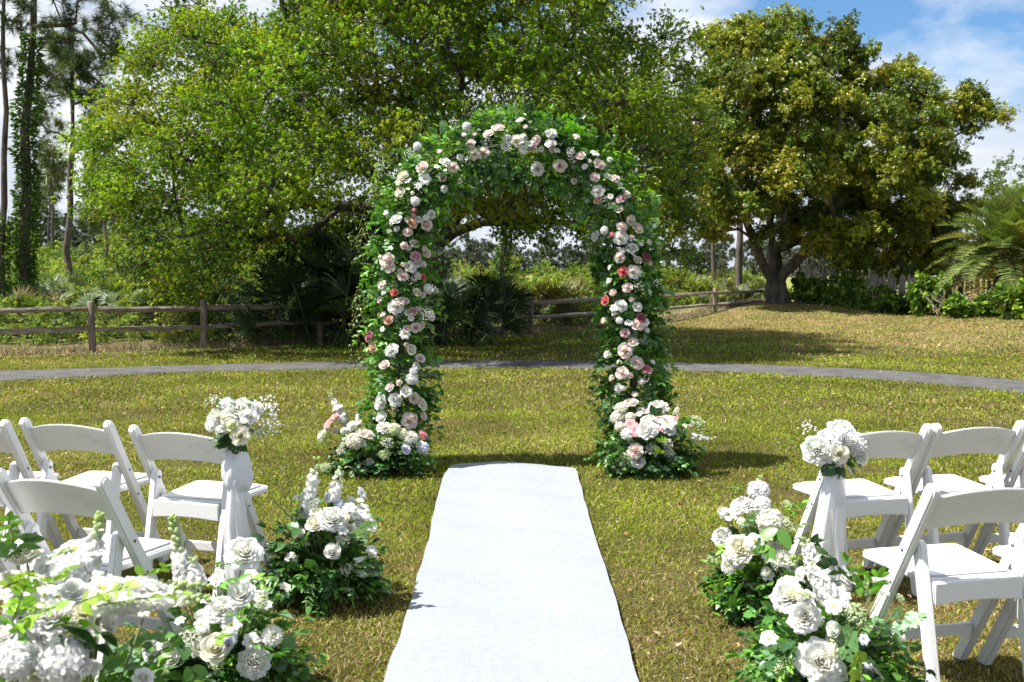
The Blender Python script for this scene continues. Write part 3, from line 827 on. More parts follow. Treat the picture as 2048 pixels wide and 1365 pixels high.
# ------------------------------------------------------------------ tulle drapes and tied bouquets
def tulle_mat():
    m, N, L, out = new_mat('white_tulle')
    p = N.new('ShaderNodeBsdfPrincipled'); p.inputs['Base Color'].default_value = (0.86, 0.87, 0.91, 1); p.inputs['Roughness'].default_value = 0.5
    t = N.new('ShaderNodeBsdfTranslucent'); t.inputs['Color'].default_value = (0.88, 0.89, 0.94, 1)
    tr = N.new('ShaderNodeBsdfTransparent')
    a, b = N.new('ShaderNodeMixShader'), N.new('ShaderNodeMixShader'); a.inputs[0].default_value = 0.45; b.inputs[0].default_value = 0.12
    L.new(p.outputs[0], a.inputs[1]); L.new(t.outputs[0], a.inputs[2]); L.new(a.outputs[0], b.inputs[1]); L.new(tr.outputs[0], b.inputs[2]); L.new(b.outputs[0], out.inputs[0])
    return m
M_TULLE = tulle_mat()

def drape(m, rng, prof, Y, pleats=5, nu=70, depth=0.022, phase=0.0, yb=0.0):
    """prof: list of (xl_px, xr_px, y_px) at distance Y -> one pleated cloth sheet"""
    prof = np.array(prof, float); nv = 40
    t = np.linspace(0, 1, nv); k = np.linspace(0, 1, len(prof))
    xl, xr, yy = (np.interp(t, k, prof[:, i]) for i in range(3))
    U = np.linspace(0, 1, nu); G = np.zeros((nv, nu, 3))
    for i in range(nv):
        a, b = at(xl[i], yy[i], Y), at(xr[i], yy[i], Y)
        Uw = U + .07 * np.sin(U * 6.1 + phase + t[i] * 1.1) + .03 * np.sin(U * 14 + 2 * t[i])
        wob = np.sin(Uw * pleats * 2 * math.pi + phase + 0.9 * math.sin(t[i] * 3.1)) * (.55 + .45 * np.sin(U * 5 + phase)) + 0.35 * np.sin(Uw * pleats * 4.3 + 2 * phase + t[i] * 3.2)
        dpt = depth * (0.35 + 0.9 * t[i])
        arc = -0.05 * np.sin(math.pi * U)
        G[i, :, 0] = a[0] + (b[0] - a[0]) * U + 0.004 * np.sin(wob * 2)
        G[i, :, 1] = Y + yb * t[i] + arc + dpt * wob
        G[i, :, 2] = np.maximum(a[2] + (b[2] - a[2]) * U + 0.006 * np.sin(U * 9 + t[i] * 7) * (t[i] > .9), 0.015)
    m.grid(G)

def build_sash(label, knot, tails, Y):
    rng = np.random.default_rng(int(knot[0]))
    t = thing('tulle_sash', label, 'tulle sash', tuple(at(knot[0], knot[1], Y)), 0, 'white tulle sashes tied to the aisle chairs')
    o = np.array(t.location)
    m = MB()
    for i, pr in enumerate(tails): drape(m, rng, pr, Y + .012 * i, 2.3 + .9 * i, 80, .013 + .005 * i, 1.3 * i + .4)
    ob = m.build('tail', M_TULLE, t); ob.location = tuple(-o)
    # folded knot: wrapped bands
    m = MB()
    w, h = knot[2] / 2 * Y / F_PX, knot[3] / 2 * Y / F_PX
    th = np.linspace(0, 2 * math.pi, 37); ph = np.linspace(-1, 1, 17)
    for b, (sy, tilt) in enumerate(((1.0, 0.15), (0.80, -0.35))):
        Gk = np.zeros((17, 37, 3))
        for i, p in enumerate(ph):
            r = math.sqrt(max(0, 1 - (abs(p) ** 2.6) * .75))
            rr = r * (1 + .07 * np.sin(th * 5 + p * 3 + b) + .05 * np.sin(th * 9 - p * 5))
            Gk[i, :, 0] = np.cos(th) * rr * w * (1 + .10 * b) + tilt * w * p * .3
            Gk[i, :, 1] = np.sin(th) * rr * w * .85
            Gk[i, :, 2] = p * h * sy + .010 * np.cos(th * 2 + b) + tilt * .03
        m.grid(Gk)
    m.build('knot', M_TULLE, t)
    return t

YL, YR = 4.36, 4.44
build_sash('white tulle sash knotted high with a narrow tail, left of the aisle', (474, 946, 54, 84),
           [[(460, 488, 975), (452, 497, 1045), (455, 518, 1110), (462, 532, 1180), (468, 545, 1245)], [(458, 486, 972), (450, 491, 1060), (452, 505, 1150), (470, 530, 1220)]], YL)
build_sash('wide white tulle sash hanging in a flared fall, right of the aisle', (1666, 935, 40, 34),
           [[(1654, 1680, 945), (1640, 1690, 985), (1625, 1693, 1060), (1612, 1696, 1120), (1600, 1702, 1185)], [(1650, 1690, 942), (1644, 1693, 980), (1640, 1692, 1010)]], YR)

def build_bouquet(label, centre, tie, Y, flowers, breath, leaves, seed):
    rng = np.random.default_rng(seed)
    t = thing('tied_bouquet', label, 'bouquet', tuple(at(tie[0], tie[1], Y)), 0, 'white rose bouquets tied to the aisle chairs')
    o = np.array(t.location); c = at(centre[0], centre[1], Y)
    st = MB(); gr = MB(); tie_p = at(tie[0], tie[1], Y)
    for (px, py, dpx, kind, colour, dy) in flowers:
        p = at(px, py, Y + dy); d = norm(p - (c + np.array([0, .06, -.07]))) + np.array([0, -.55, .15])
        r = dpx / 2 * Y / F_PX
        add_flower(t, o, p, d, r, kind, colour, rng)
        q = p - norm(d) * r * .4
        s = np.linspace(0, 1, 7)[:, None]; mid = (q + tie_p) / 2 + np.array([0, .02, 0])
        P = (1 - s) ** 2 * q + 2 * s * (1 - s) * mid + s ** 2 * (tie_p + rng.normal(0, .010, 3) * [1, 1, 0])
        P = np.concatenate([P, P[-1:] + (P[-1:] - P[-2:-1]) * .9 + rng.normal(0, .006, 3)])
        st.tube(P - o, .0026, 5, (0.9, 1, 0.8))
    for (px, py, sc, dy) in breath:
        p = at(px, py, Y + dy); add_mesh_part(t, o, BREATH[int(rng.integers(0, 3))], 'babys_breath', p, norm(p - c) + [0, -.2, .3], sc, rng)
    for (px, py, ex, ey, kind, leaf, n) in leaves:
        a, b = at(px, py, Y - .02), at(ex, ey, Y - .05)
        sprig(gr, rng, a - o, b - a, float(np.linalg.norm(b - a)), kind, n, leaf, .1, start=.35)
    st.build('stems', M_STEM, t); gr.build('leaves', M_LEAF, t)

build_bouquet('white bouquet with airy sprays, tied to a chair left of the aisle', (473, 850), (470, 915), YL,
    [(437, 838, 48, 'chrysanthemum', 'W', -.02), (480, 822, 58, 'peony', 'W', -.03), (480, 872, 40, 'rose', 'C', -.09), (498, 832, 36, 'rose', 'W', -.07), (465, 853, 30, 'rosebud', 'G', -.08),
     (444, 862, 30, 'rosebud', 'W', -.06), (455, 838, 34, 'rosebud', 'C', -.05), (505, 815, 40, 'peony', 'W', .03), (455, 815, 44, 'hydrangea', 'W', .04), (492, 850, 26, 'rosebud', 'W', -.05), (425, 850, 34, 'chrysanthemum', 'W', .03)],
    [(440, 815, .42, .0), (512, 838, .75, .0), (516, 858, .62, .0), (520, 826, .55, .02), (505, 862, .45, -.03)],
    [(462, 875, 416, 878, 'rose', .078, 1), (462, 880, 420, 896, 'rose', .082, 1), (470, 872, 430, 866, 'dark', .075, 1), (470, 868, 460, 896, 'dark', .08, 1), (470, 830, 466, 796, 'euc', .028, 3), (490, 830, 500, 798, 'euc', .028, 3),
     (440, 830, 436, 800, 'euc', .02, 3), (500, 850, 522, 850, 'sage', .03, 2), (500, 860, 516, 870, 'sage', .03, 2)], 21)
build_bouquet('white bouquet with dark leaves below, tied to a chair right of the aisle', (1672, 890), (1668, 932), YR,
    [(1636, 900, 58, 'peony', 'W', -.05), (1684, 863, 56, 'peony', 'W', -.02), (1680, 908, 36, 'rose', 'C', -.10), (1712, 890, 54, 'hydrangea', 'W', -.02), (1655, 876, 42, 'peony', 'W', .02), (1720, 915, 38, 'rosebud', 'W', -.01),
     (1660, 905, 30, 'rosebud', 'C', -.05), (1698, 880, 34, 'rosebud', 'W', -.06), (1623, 905, 34, 'chrysanthemum', 'W', .0)],
    [(1630, 870, .5, .02), (1666, 890, .5, -.07), (1735, 880, .3, .0)],
    [(1672, 918, 1640, 944, 'dark', .085, 1), (1675, 920, 1674, 952, 'dark', .09, 1), (1680, 918, 1708, 940, 'dark', .09, 1), (1690, 900, 1712, 946, 'euc', .030, 4), (1690, 905, 1716, 925, 'euc', .03, 3), (1640, 895, 1612, 884, 'euc', .025, 3),
     (1660, 930, 1630, 976, 'willow', .02, 2)], 22)

# ------------------------------------------------------------------ floor arrangements
def build_arrangement(label, cat, Y, cx, base_y_z, a, b, h, flowers, spikes, laces, sprigs, n_fill, kinds, seed, leaf=(.05, .075), group=None, extra_low=1.0, name='flower_arrangement', breath=()):
    """cx px centre at distance Y; a,b half widths and h height in metres"""
    rng = np.random.default_rng(seed)
    c0 = at(cx, 700, Y); X0 = c0[0]
    t = thing(name, label, cat, (X0, Y, 0), 0, group)
    o = np.array([X0, Y, 0.0]); zc = h * .38
    def surf(px, py, off):
        p = at(px, py, Y); u = (p[0] - X0) / a; w = (p[2] - zc) / (h * .62 if p[2] > zc else zc)
        k = max(0.0, 1 - u * u - w * w)
        return at(px, py, Y - b * .9 * math.sqrt(k) + off)
    st = MB()
    root = np.array([X0, Y, .06])
    for f in flowers:
        px, py, dpx, kind, colour = f[:5]; off = f[5] if len(f) > 5 else 0.0
        p = surf(px, py, off); r = dpx / 2 * p[1] / F_PX * 1.17
        d = norm(p - np.array([X0, Y, zc * .6])) * .9 + np.array([0, -.45, .35]) + rng.normal(0, .12, 3)
        if len(f) > 6: d = np.array(f[6])
        add_flower(t, o, p, d, r, kind, colour, rng)
        s = np.linspace(0, 1, 6)[:, None]; q = p - norm(d) * r * .4; mid = q * .5 + root * .5 + np.array([0, 0, .10 * h])
        st.tube((1 - s) ** 2 * q + 2 * s * (1 - s) * mid + s ** 2 * root - o, .003, 5, (0.9, 1, 0.8))
    if group == GRP:
        for k in range(16):
            ua, wz = rng.uniform(-.85, .85), rng.uniform(.30, .92) ** .8
            q = photo_xy((X0 + ua * a * math.sqrt(max(.1, 1 - (wz - .3) ** 2)), Y, wz * h)); p = surf(q[0], q[1], rng.uniform(-.02, .03))
            kd = ['blossom', 'blossom', 'rosebud', 'chrysanthemum', 'rose'][int(rng.integers(0, 5))]
            d = norm(p - np.array([X0, Y, zc * .6])) * .9 + np.array([0, -.35, .45]) + rng.normal(0, .15, 3)
            add_flower(t, o, p, d, rng.uniform(.018, .032), kd, 'WWC'[int(rng.integers(0, 3))], rng)
            st.tube(np.stack([p - norm(d) * .02, (p + root) / 2, root]) - o, .0025, 4, (0.9, 1, 0.8))
    for k, (bx, by, tx, ty, kw) in enumerate(spikes):
        pb, pt = surf(bx, by, kw.get('off', 0)), None
        pt = at(tx, ty, pb[1] + kw.get('lean', .02))
        L_ = float(np.linalg.norm(pt - pb)) * 1.05
        me = make_spike(seed * 10 + k, L_, n=kw.get('n', 30), size=kw.get('size', .026), bend=.08, green=kw.get('green', .25), white=kw.get('white', (.85, .85, .82))).mesh('flower_spike', M_PETAL)
        pb2 = pb - norm(pt - pb) * L_ * .05
        add_mesh_part(t, o, me, 'flower_spike', pb2, pt - pb, 1.0, rng)
        st.tube(np.array([root, (root + pb2) / 2, pb2]) - o, .003, 5, (0.9, 1, 0.8))
    for (px, py, dpx, which) in laces:
        p = surf(px, py, -.01); d = norm(p - np.array([X0, Y, zc * .5])) + [0, -.6, .3]
        sc = dpx / 2 * p[1] / F_PX / .058
        me = LACE[int(rng.integers(0, 2))] if which == 'W' else LACEG[0]
        add_mesh_part(t, o, me, 'lace_flower', p - norm(d) * .04 * sc, d, sc, rng)
    for (px, py, sc) in breath:
        p = surf(px, py, .0); add_mesh_part(t, o, BREATH[int(rng.integers(0, 3))], 'babys_breath', p, norm(p - root) + [0, -.3, .2], sc, rng)
    gr = MB()
    for (px, py, ex, ey, kind, lf, n, off) in sprigs:
        p, q = surf(px, py, off), None; q = at(ex, ey, p[1] - .02)
        sprig(gr, rng, p - o, q - p, float(np.linalg.norm(q - p)), kind, n, lf, .06)
    names = list(kinds); wts = np.array([kinds[k] for k in names], float); wts /= wts.sum()
    for i in range(n_fill):
        th = rng.uniform(0, 2 * math.pi); el = math.asin(rng.uniform(-.12, .98)) if rng.random() > .35 * extra_low else rng.uniform(-.15, .35)
        d = np.array([math.cos(th) * math.cos(el), math.sin(th) * math.cos(el), math.sin(el)])
        e = np.array([d[0] * a, d[1] * b, d[2] * h * (.62 if d[2] > 0 else .4)])
        reach = np.linalg.norm(e) * rng.uniform(.78, 1.10)
        base = np.array([0, 0, zc * rng.uniform(.35, .95)]) + d * np.array([a, b, h * .5]) * rng.uniform(.05, .40)
        k = rng.choice(names, p=wts)
        L_ = max(reach - np.linalg.norm(base - np.array([0, 0, zc])) * .8, .10)
        L_ = min(L_, .26) if rng.random() < .8 else min(L_, .36)
        if L_ < reach * .9: base = base + norm(e) * max(0, reach - L_ - np.linalg.norm(base - [0, 0, zc]) )
        dd = norm(e) + rng.normal(0, .22, 3)
        sprig(gr, rng, np.maximum(base, [-9, -9, .02]), dd, L_, k, int(rng.integers(4, 7)), rng.uniform(*leaf), rng.uniform(.1, .5))
    V = np.concatenate(gr.v); low = V[:, 2] < .012
    k0 = 0
    for arr in gr.v:
        arr[:, 2] = np.maximum(arr[:, 2], .012)
    gr.build('foliage', M_LEAF, t); st.build('stems', M_STEM, t)
    return t

GRP = 'white flower arrangements standing on the grass'
def c7(x, y): return (520 + x / 4.015, 900 + y / 4.015)
def c77(x, y): return (x / 2.333, 780 + y / 2.333)
def c8(x, y): return (1380 + x / 2.416, 800 + y / 2.416)
def c4(x, y): return (600 + x / 2.438, 600 + y / 2.438)
def c3(x, y): return (680 + x / 2.844, 180 + y / 2.844)
def fl(conv, sc, lst): return [(*conv(x, y), d / sc, k, c, *rest) for (x, y, d, k, c, *rest) in lst]
def sp(conv, lst): return [(*conv(a, b), *conv(c, d), kw) for (a, b, c, d, kw) in lst]
def lc(conv, sc, lst): return [(*conv(x, y), d / sc, w) for (x, y, d, w) in lst]
def sg(conv, lst): return [(*conv(a, b), *conv(c, d), k, lf, n, off) for (a, b, c, d, k, lf, n, off) in lst]

MIX1 = {'dark': 4, 'rose': 4, 'euc': 2, 'willow': 1.5, 'bright': 1}
build_arrangement('white arrangement with a tall leafy branch at left, between left chairs and arch', 'flower arrangement', 4.45, 648, 0, .27, .24, .52,
    fl(c7, 4.015, [(440, 595, 135, 'rose', 'C', -.03), (582, 545, 190, 'peony', 'W', -.02), (720, 470, 95, 'blossom', 'W', 0), (825, 475, 95, 'blossom', 'W', .02), (812, 350, 95, 'blossom', 'W', .06, (.8, -.3, .5)),
                   (850, 575, 150, 'peony', 'W', .02), (890, 625, 90, 'blossom', 'W', 0), (580, 820, 135, 'rosebud', 'W', -.02), (900, 835, 70, 'rosebud', 'W', 0), (640, 440, 100, 'hydrangea', 'L', .05), (760, 530, 90, 'blossom', 'W', .02), (350, 510, 120, 'peony', 'C', .06)]),
    sp(c7, [(350, 560, 490, 70, dict(n=24, size=.036, off=.05, green=.25)), (560, 470, 668, 90, dict(n=20, size=.033, off=.07, green=.30)), (400, 600, 370, 330, dict(n=26, size=.036, off=.08, green=.05)), (660, 1130, 745, 1120, dict(n=20, size=.012)), (740, 900, 860, 870, dict(n=22, size=.012)), (770, 1000, 865, 1000, dict(n=22, size=.012))]),
    lc(c7, 4.015, [(665, 710, 120, 'W'), (530, 1135, 100, 'W'), (520, 140, 90, 'G'), (440, 430, 90, 'W'), (280, 870, 70, 'W'), (690, 960, 100, 'W')]),
    sg(c7, [(270, 640, 205, 30, 'willow', .055, 8, .02), (280, 640, 330, 220, 'willow', .05, 6, .02), (260, 560, 110, 400, 'willow', .05, 5, .05), (330, 640, 190, 610, 'dark', .06, 2, -.02), (400, 640, 340, 720, 'rose', .06, 2, -.05),
            (290, 760, 120, 740, 'dark', .06, 3, 0), (420, 980, 470, 900, 'dark', .07, 1, -.08), (330, 980, 270, 900, 'dark', .07, 1, -.08), (800, 640, 930, 560, 'euc', .05, 3, -.05), (790, 690, 880, 650, 'euc', .05, 3, -.05),
            (200, 1130, 60, 1120, 'rose', .05, 4, 0), (250, 1120, 130, 1230, 'rose', .05, 4, -.05), (860, 1060, 970, 1070, 'rose', .05, 4, 0), (760, 1120, 750, 1210, 'rose', .05, 3, -.08), (430, 1060, 380, 1200, 'willow', .04, 5, -.08), (120, 790, 20, 720, 'dark', .07, 2, 0)]),
    240, MIX1, 31, (.042, .072), GRP)

build_arrangement('white rose arrangement beside the knotted sash, in front of the left chairs', 'flower arrangement', 3.35, 425, 0, .33, .28, .50,
    fl(c77, 2.333, [(1140, 755, 135, 'peony', 'W', -.02, (.25, -.6, .8)), (1125, 950, 115, 'rose', 'W', 0), (1030, 1020, 110, 'peony', 'W'), (715, 1205, 115, 'rose', 'W', 0), (795, 1250, 95, 'rosebud', 'W', -.02), (1005, 1205, 125, 'rose', 'C', -.04),
                    (1190, 1265, 125, 'peony', 'W'), (1080, 1100, 85, 'blossom', 'W'), (685, 1335, 95, 'rose', 'W', -.02), (762, 1325, 95, 'blossom', 'W', -.03), (1270, 1150, 95, 'chrysanthemum', 'W', .02), (1060, 1180, 80, 'rosebud', 'L', -.03), (1220, 960, 60, 'blossom', 'W', .04), (900, 850, 90, 'hydrangea', 'W', .05)]),
    sp(c77, [(870, 960, 830, 590, dict(n=52, size=.032, off=.06, green=.42)), (930, 960, 890, 800, dict(n=28, size=.034, off=.05, green=.1)), (1180, 1000, 1245, 960, dict(n=16, size=.016, green=.6))]),
    lc(c77, 2.333, [(898, 1160, 115, 'W'), (1215, 1000, 70, 'G'), (1010, 1275, 80, 'G')]),
    sg(c77, [(1000, 830, 1090, 800, 'bright', .05, 3, .02), (1010, 900, 1110, 880, 'bright', .055, 4, 0), (1160, 890, 1260, 870, 'bright', .05, 4, 0), (700, 1130, 600, 1090, 'euc', .034, 5, -.03), (660, 1250, 545, 1200, 'euc', .034, 6, -.04), (860, 1200, 830, 1160, 'dark', .08, 1, -.06),
             (840, 1290, 780, 1300, 'rose', .07, 2, -.08), (890, 1290, 910, 1340, 'rose', .07, 2, -.10), (1000, 1160, 1095, 1135, 'lime', .07, 1, -.08), (1240, 1240, 1310, 1220, 'rose', .05, 3, 0), (1160, 1180, 1230, 1190, 'rose', .05, 3, -.05), (1060, 1040, 1130, 1060, 'rose', .05, 3, -.04)]),
    255, {'rose': 4, 'bright': 3, 'euc': 2, 'dark': 3}, 32, (.04, .068), GRP)

build_arrangement('blurred white arrangement with a long spray, nearest the camera, bottom left corner', 'flower arrangement', 2.45, 100, 0, .42, .28, .74,
    fl(c77, 2.333, [(300, 1270, 235, 'hydrangea', 'W', -.06), (90, 1260, 205, 'hydrangea', 'W', -.06), (190, 1200, 120, 'hydrangea', 'W', .0), (400, 1060, 90, 'blossom', 'W', 0), (270, 970, 100, 'blossom', 'W', 0), (80, 1010, 120, 'hydrangea', 'W', .0), (20, 960, 90, 'blossom', 'W', 0), (250, 1050, 160, 'peony', 'W', -.03), (120, 770, 130, 'rose', 'C', .04, (0, -.3, .9)), (330, 850, 210, 'hydrangea', 'W', .04), (180, 1090, 150, 'hydrangea', 'W', -.02),
                    (350, 745, 110, 'blossom', 'W', .10), (430, 760, 110, 'blossom', 'W', .10), (340, 940, 120, 'rose', 'W', 0), (40, 880, 110, 'peony', 'W', .03), (130, 900, 100, 'blossom', 'W', .02), (40, 600, 46, 'rosebud', 'K', .1, (0, 0, 1)), (470, 930, 110, 'blossom', 'W', 0), (10, 1150, 120, 'peony', 'W', .02), (210, 960, 110, 'blossom', 'W', -.02)]),
    sp(c77, [(400, 860, 480, 580, dict(n=34, size=.028, off=.10, green=.45)), (330, 1010, 985, 985, dict(n=58, size=.027, off=-.02, lean=.02, green=.18)), (300, 920, 1000, 870, dict(n=50, size=.022, off=.06, lean=.1, green=.40)), (150, 850, 330, 740, dict(n=30, size=.022, off=.05, green=.5)), (560, 940, 800, 935, dict(n=24, size=.036, off=-.03, green=.05)), (480, 960, 520, 1180, dict(n=22, size=.022, off=-.04, green=.1))]),
    [], sg(c77, [(20, 800, 110, 700, 'dark', .08, 3, .03), (310, 1130, 470, 1130, 'dark', .09, 2, -.05), (0, 760, 40, 600, 'rose', .05, 4, .1), (250, 1100, 360, 1080, 'lime', .055, 3, -.06), (350, 1000, 600, 900, 'lime', .04, 8, -.06), (450, 1010, 850, 930, 'lime', .035, 12, -.05), (60, 1100, 260, 1000, 'lime', .045, 7, -.10), (10, 930, 130, 860, 'lime', .045, 6, -.08), (150, 1180, 40, 1080, 'bright', .05, 6, -.10), (240, 900, 330, 820, 'lime', .035, 6, -.04), (640, 880, 760, 820, 'lime', .04, 5, .03), (40, 950, 200, 880, 'lime', .035, 7, -.05),
                 (0, 1000, 150, 1000, 'lime', .04, 6, -.06), (60, 1080, 120, 900, 'bright', .04, 6, -.04), (300, 1150, 440, 1190, 'dark', .07, 3, -.05)]),
    420, {'bright': 3, 'lime': 2.2, 'rose': 3, 'dark': 1.2}, 33, (.04, .065), GRP, .6)

build_arrangement('white arrangement with big green veined leaves beside the flared tulle, right of the runner', 'flower arrangement', 4.28, 1528, 0, .215, .22, .44,
    fl(c8, 2.416, [(330, 440, 100, 'hydrangea', 'W', .05), (350, 510, 85, 'hydrangea', 'W', .0), (255, 505, 95, 'peony', 'W', 0), (190, 560, 85, 'blossom', 'W', 0), (160, 545, 55, 'rosebud', 'W'), (390, 590, 130, 'hydrangea', 'C', -.02), (155, 650, 85, 'peony', 'W', 0), (240, 715, 115, 'peony', 'C', -.03), (312, 685, 80, 'blossom', 'W', -.03),
                   (190, 805, 75, 'chrysanthemum', 'W', -.01), (440, 775, 105, 'chrysanthemum', 'W', -.03)]),
    sp(c8, [(320, 480, 332, 372, dict(n=20, size=.024, off=.05, green=.3)), (440, 1085, 215, 925, dict(n=40, size=.024, off=-.03, green=.30)), (400, 1060, 290, 950, dict(n=24, size=.028, off=-.02, green=.05)), (270, 620, 225, 560, dict(n=14, size=.02, white=(.62, .72, .52)))]),
    lc(c8, 2.416, [(470, 600, 85, 'G'), (230, 745, 60, 'W'), (470, 500, 40, 'G')]),
    sg(c8, [(430, 610, 400, 700, 'rose', .105, 1, -.10), (395, 700, 365, 780, 'rose', .085, 1, -.11), (440, 530, 540, 490, 'bright', .06, 3, 0), (470, 560, 530, 520, 'rose', .07, 2, -.03), (440, 640, 540, 600, 'sage', .06, 4, -.05), (460, 700, 550, 650, 'rose', .05, 4, -.03), (260, 600, 300, 560, 'euc', .035, 4, -.04), (310, 750, 330, 680, 'euc', .035, 4, -.05),
            (260, 440, 230, 420, 'willow', .06, 4, .04), (150, 600, 95, 570, 'lime', .03, 4, 0), (130, 760, 90, 770, 'sage', .03, 5, 0), (170, 860, 90, 920, 'rose', .055, 4, -.02), (260, 880, 190, 970, 'rose', .055, 4, -.05), (200, 700, 160, 720, 'bright', .05, 3, -.02), (400, 880, 340, 900, 'rose', .05, 4, -.06), (420, 800, 480, 850, 'dark', .06, 3, -.06), (600, 690, 640, 750, 'dark', .05, 3, -.02)]),
    235, {'rose': 4, 'bright': 2, 'dark': 2, 'willow': 1, 'sage': 1}, 34, (.042, .072), GRP)

build_arrangement('white arrangement with round eucalyptus leaves in front of the nearest right chair', 'flower arrangement', 3.35, 1668, 0, .30, .27, .50,
    fl(c8, 2.416, [(465, 940, 135, 'peony', 'W', 0), (470, 890, 90, 'peony', 'W', .03), (555, 1045, 130, 'peony', 'W', -.02), (700, 1110, 85, 'rosebud', 'W', -.04, (-.8, -.4, .3)), (635, 1265, 175, 'peony', 'W', -.05), (690, 1310, 120, 'peony', 'W', -.04), (870, 1345, 135, 'chrysanthemum', 'W', -.02), (640, 870, 115, 'hydrangea', 'W', .03), (710, 960, 110, 'blossom', 'W', 0), (690, 1000, 80, 'blossom', 'W', -.03), (600, 800, 90, 'blossom', 'W', .05),
                   (840, 1160, 50, 'blossom', 'L', -.04), (860, 1270, 50, 'blossom', 'L', -.04)]),
    sp(c8, [(640, 900, 540, 680, dict(n=44, size=.032, off=.06, green=.16)), (690, 990, 600, 800, dict(n=28, size=.036, off=.02, green=.02)), (560, 870, 490, 760, dict(n=22, size=.02, off=.05, green=.6)), (690, 1250, 690, 1150, dict(n=20, size=.018, off=-.06, white=(.78, .78, .60)))]),
    lc(c8, 2.416, [(790, 1030, 120, 'G'), (690, 1185, 95, 'W'), (1015, 960, 50, 'G'), (740, 1350, 70, 'W'), (450, 1290, 110, 'G'), (620, 1060, 60, 'W')]),
    sg(c8, [(960, 1120, 1110, 1040, 'euc', .046, 6, -.02), (960, 1120, 1080, 1250, 'euc', .046, 6, -.04), (900, 1150, 1000, 1010, 'euc', .040, 6, -.02), (920, 1140, 1015, 1180, 'euc', .04, 4, -.05), (520, 1160, 370, 1185, 'dark', .06, 4, -.02), (500, 1200, 380, 1260, 'dark', .055, 4, -.04),
            (800, 960, 760, 770, 'rose', .065, 4, .02), (840, 960, 905, 850, 'bright', .07, 4, 0), (780, 900, 680, 790, 'dark', .06, 3, .02), (680, 760, 630, 720, 'dark', .05, 2, .03), (850, 980, 860, 890, 'sage', .055, 4, -.02), (600, 960, 520, 930, 'sage', .06, 3, -.03), (830, 1200, 800, 1300, 'lime', .06, 3, -.08), (790, 1100, 750, 1200, 'ivy', .06, 3, -.07), (840, 1240, 930, 1300, 'rose', .05, 4, -.05),
            (500, 1240, 430, 1330, 'bright', .035, 6, -.06), (980, 1240, 1030, 1310, 'rose', .05, 4, 0), (800, 860, 800, 820, 'bright', .05, 4, .04), (560, 850, 600, 680, 'dark', .045, 3, .05)]),
    270, {'bright': 3, 'rose': 4, 'euc': 2, 'dark': 2, 'ivy': 1}, 35, (.04, .068), GRP)

GRP2 = 'flower arrangements at the foot of the arch'
build_arrangement('low arrangement with pink blossoms on a tall spike at the arch left foot', 'flower arrangement', 7.30, 752, 0, .40, .24, .40,
    fl(c4, 2.438, [(325, 655, 66, 'rose', 'B', -.02, (.3, -.3, .9)), (170, 570, 48, 'blossom', 'P', 0), (140, 606, 56, 'blossom', 'P', 0), (105, 658, 50, 'peony', 'W'), (172, 642, 36, 'chrysanthemum', 'W'), (215, 640, 36, 'chrysanthemum', 'W'), (258, 618, 52, 'chrysanthemum', 'W', .02), (285, 602, 40, 'rosebud', 'W', .02), (200, 560, 50, 'blossom', 'W', .03), (185, 530, 50, 'blossom', 'W', .04), (205, 580, 50, 'hydrangea', 'W', .02),
                   (460, 632, 62, 'hydrangea', 'G', -.02), (540, 672, 66, 'chrysanthemum', 'W', -.02), (600, 660, 46, 'rose', 'P', .0), (598, 722, 62, 'hydrangea', 'L', -.02), (516, 728, 46, 'rose', 'L', -.03), (232, 610, 40, 'peony', 'C', .02), (408, 618, 56, 'peony', 'W', 0), (270, 690, 80, 'hydrangea', 'C', -.01), (500, 655, 56, 'hydrangea', 'G', 0)]),
    sp(c4, [(225, 600, 143, 458, dict(n=36, size=.034, off=.04, green=.12)), (280, 610, 280, 535, dict(n=14, size=.018, off=.05)), (310, 730, 320, 670, dict(n=12, size=.016))]),
    lc(c4, 2.438, [(235, 690, 70, 'W'), (300, 655, 60, 'W'), (425, 700, 60, 'W'), (200, 735, 50, 'W'), (410, 755, 55, 'G'), (340, 790, 40, 'W')]),
    sg(c4, [(240, 580, 215, 520, 'sage', .07, 3, .04), (400, 690, 450, 640, 'willow', .06, 5, -.03), (420, 700, 510, 690, 'willow', .06, 5, -.04), (330, 600, 310, 570, 'lime', .03, 5, .03), (150, 640, 100, 690, 'sage', .06, 3, -.02), (260, 780, 220, 760, 'dark', .08, 1, -.06), (180, 800, 150, 820, 'rose', .06, 3, -.05), (600, 770, 650, 780, 'rose', .05, 4, -.03)]),
    380, {'dark': 4, 'rose': 3, 'sage': 1.5, 'euc': 1.5, 'willow': 1}, 36, (.040, .065), GRP2)

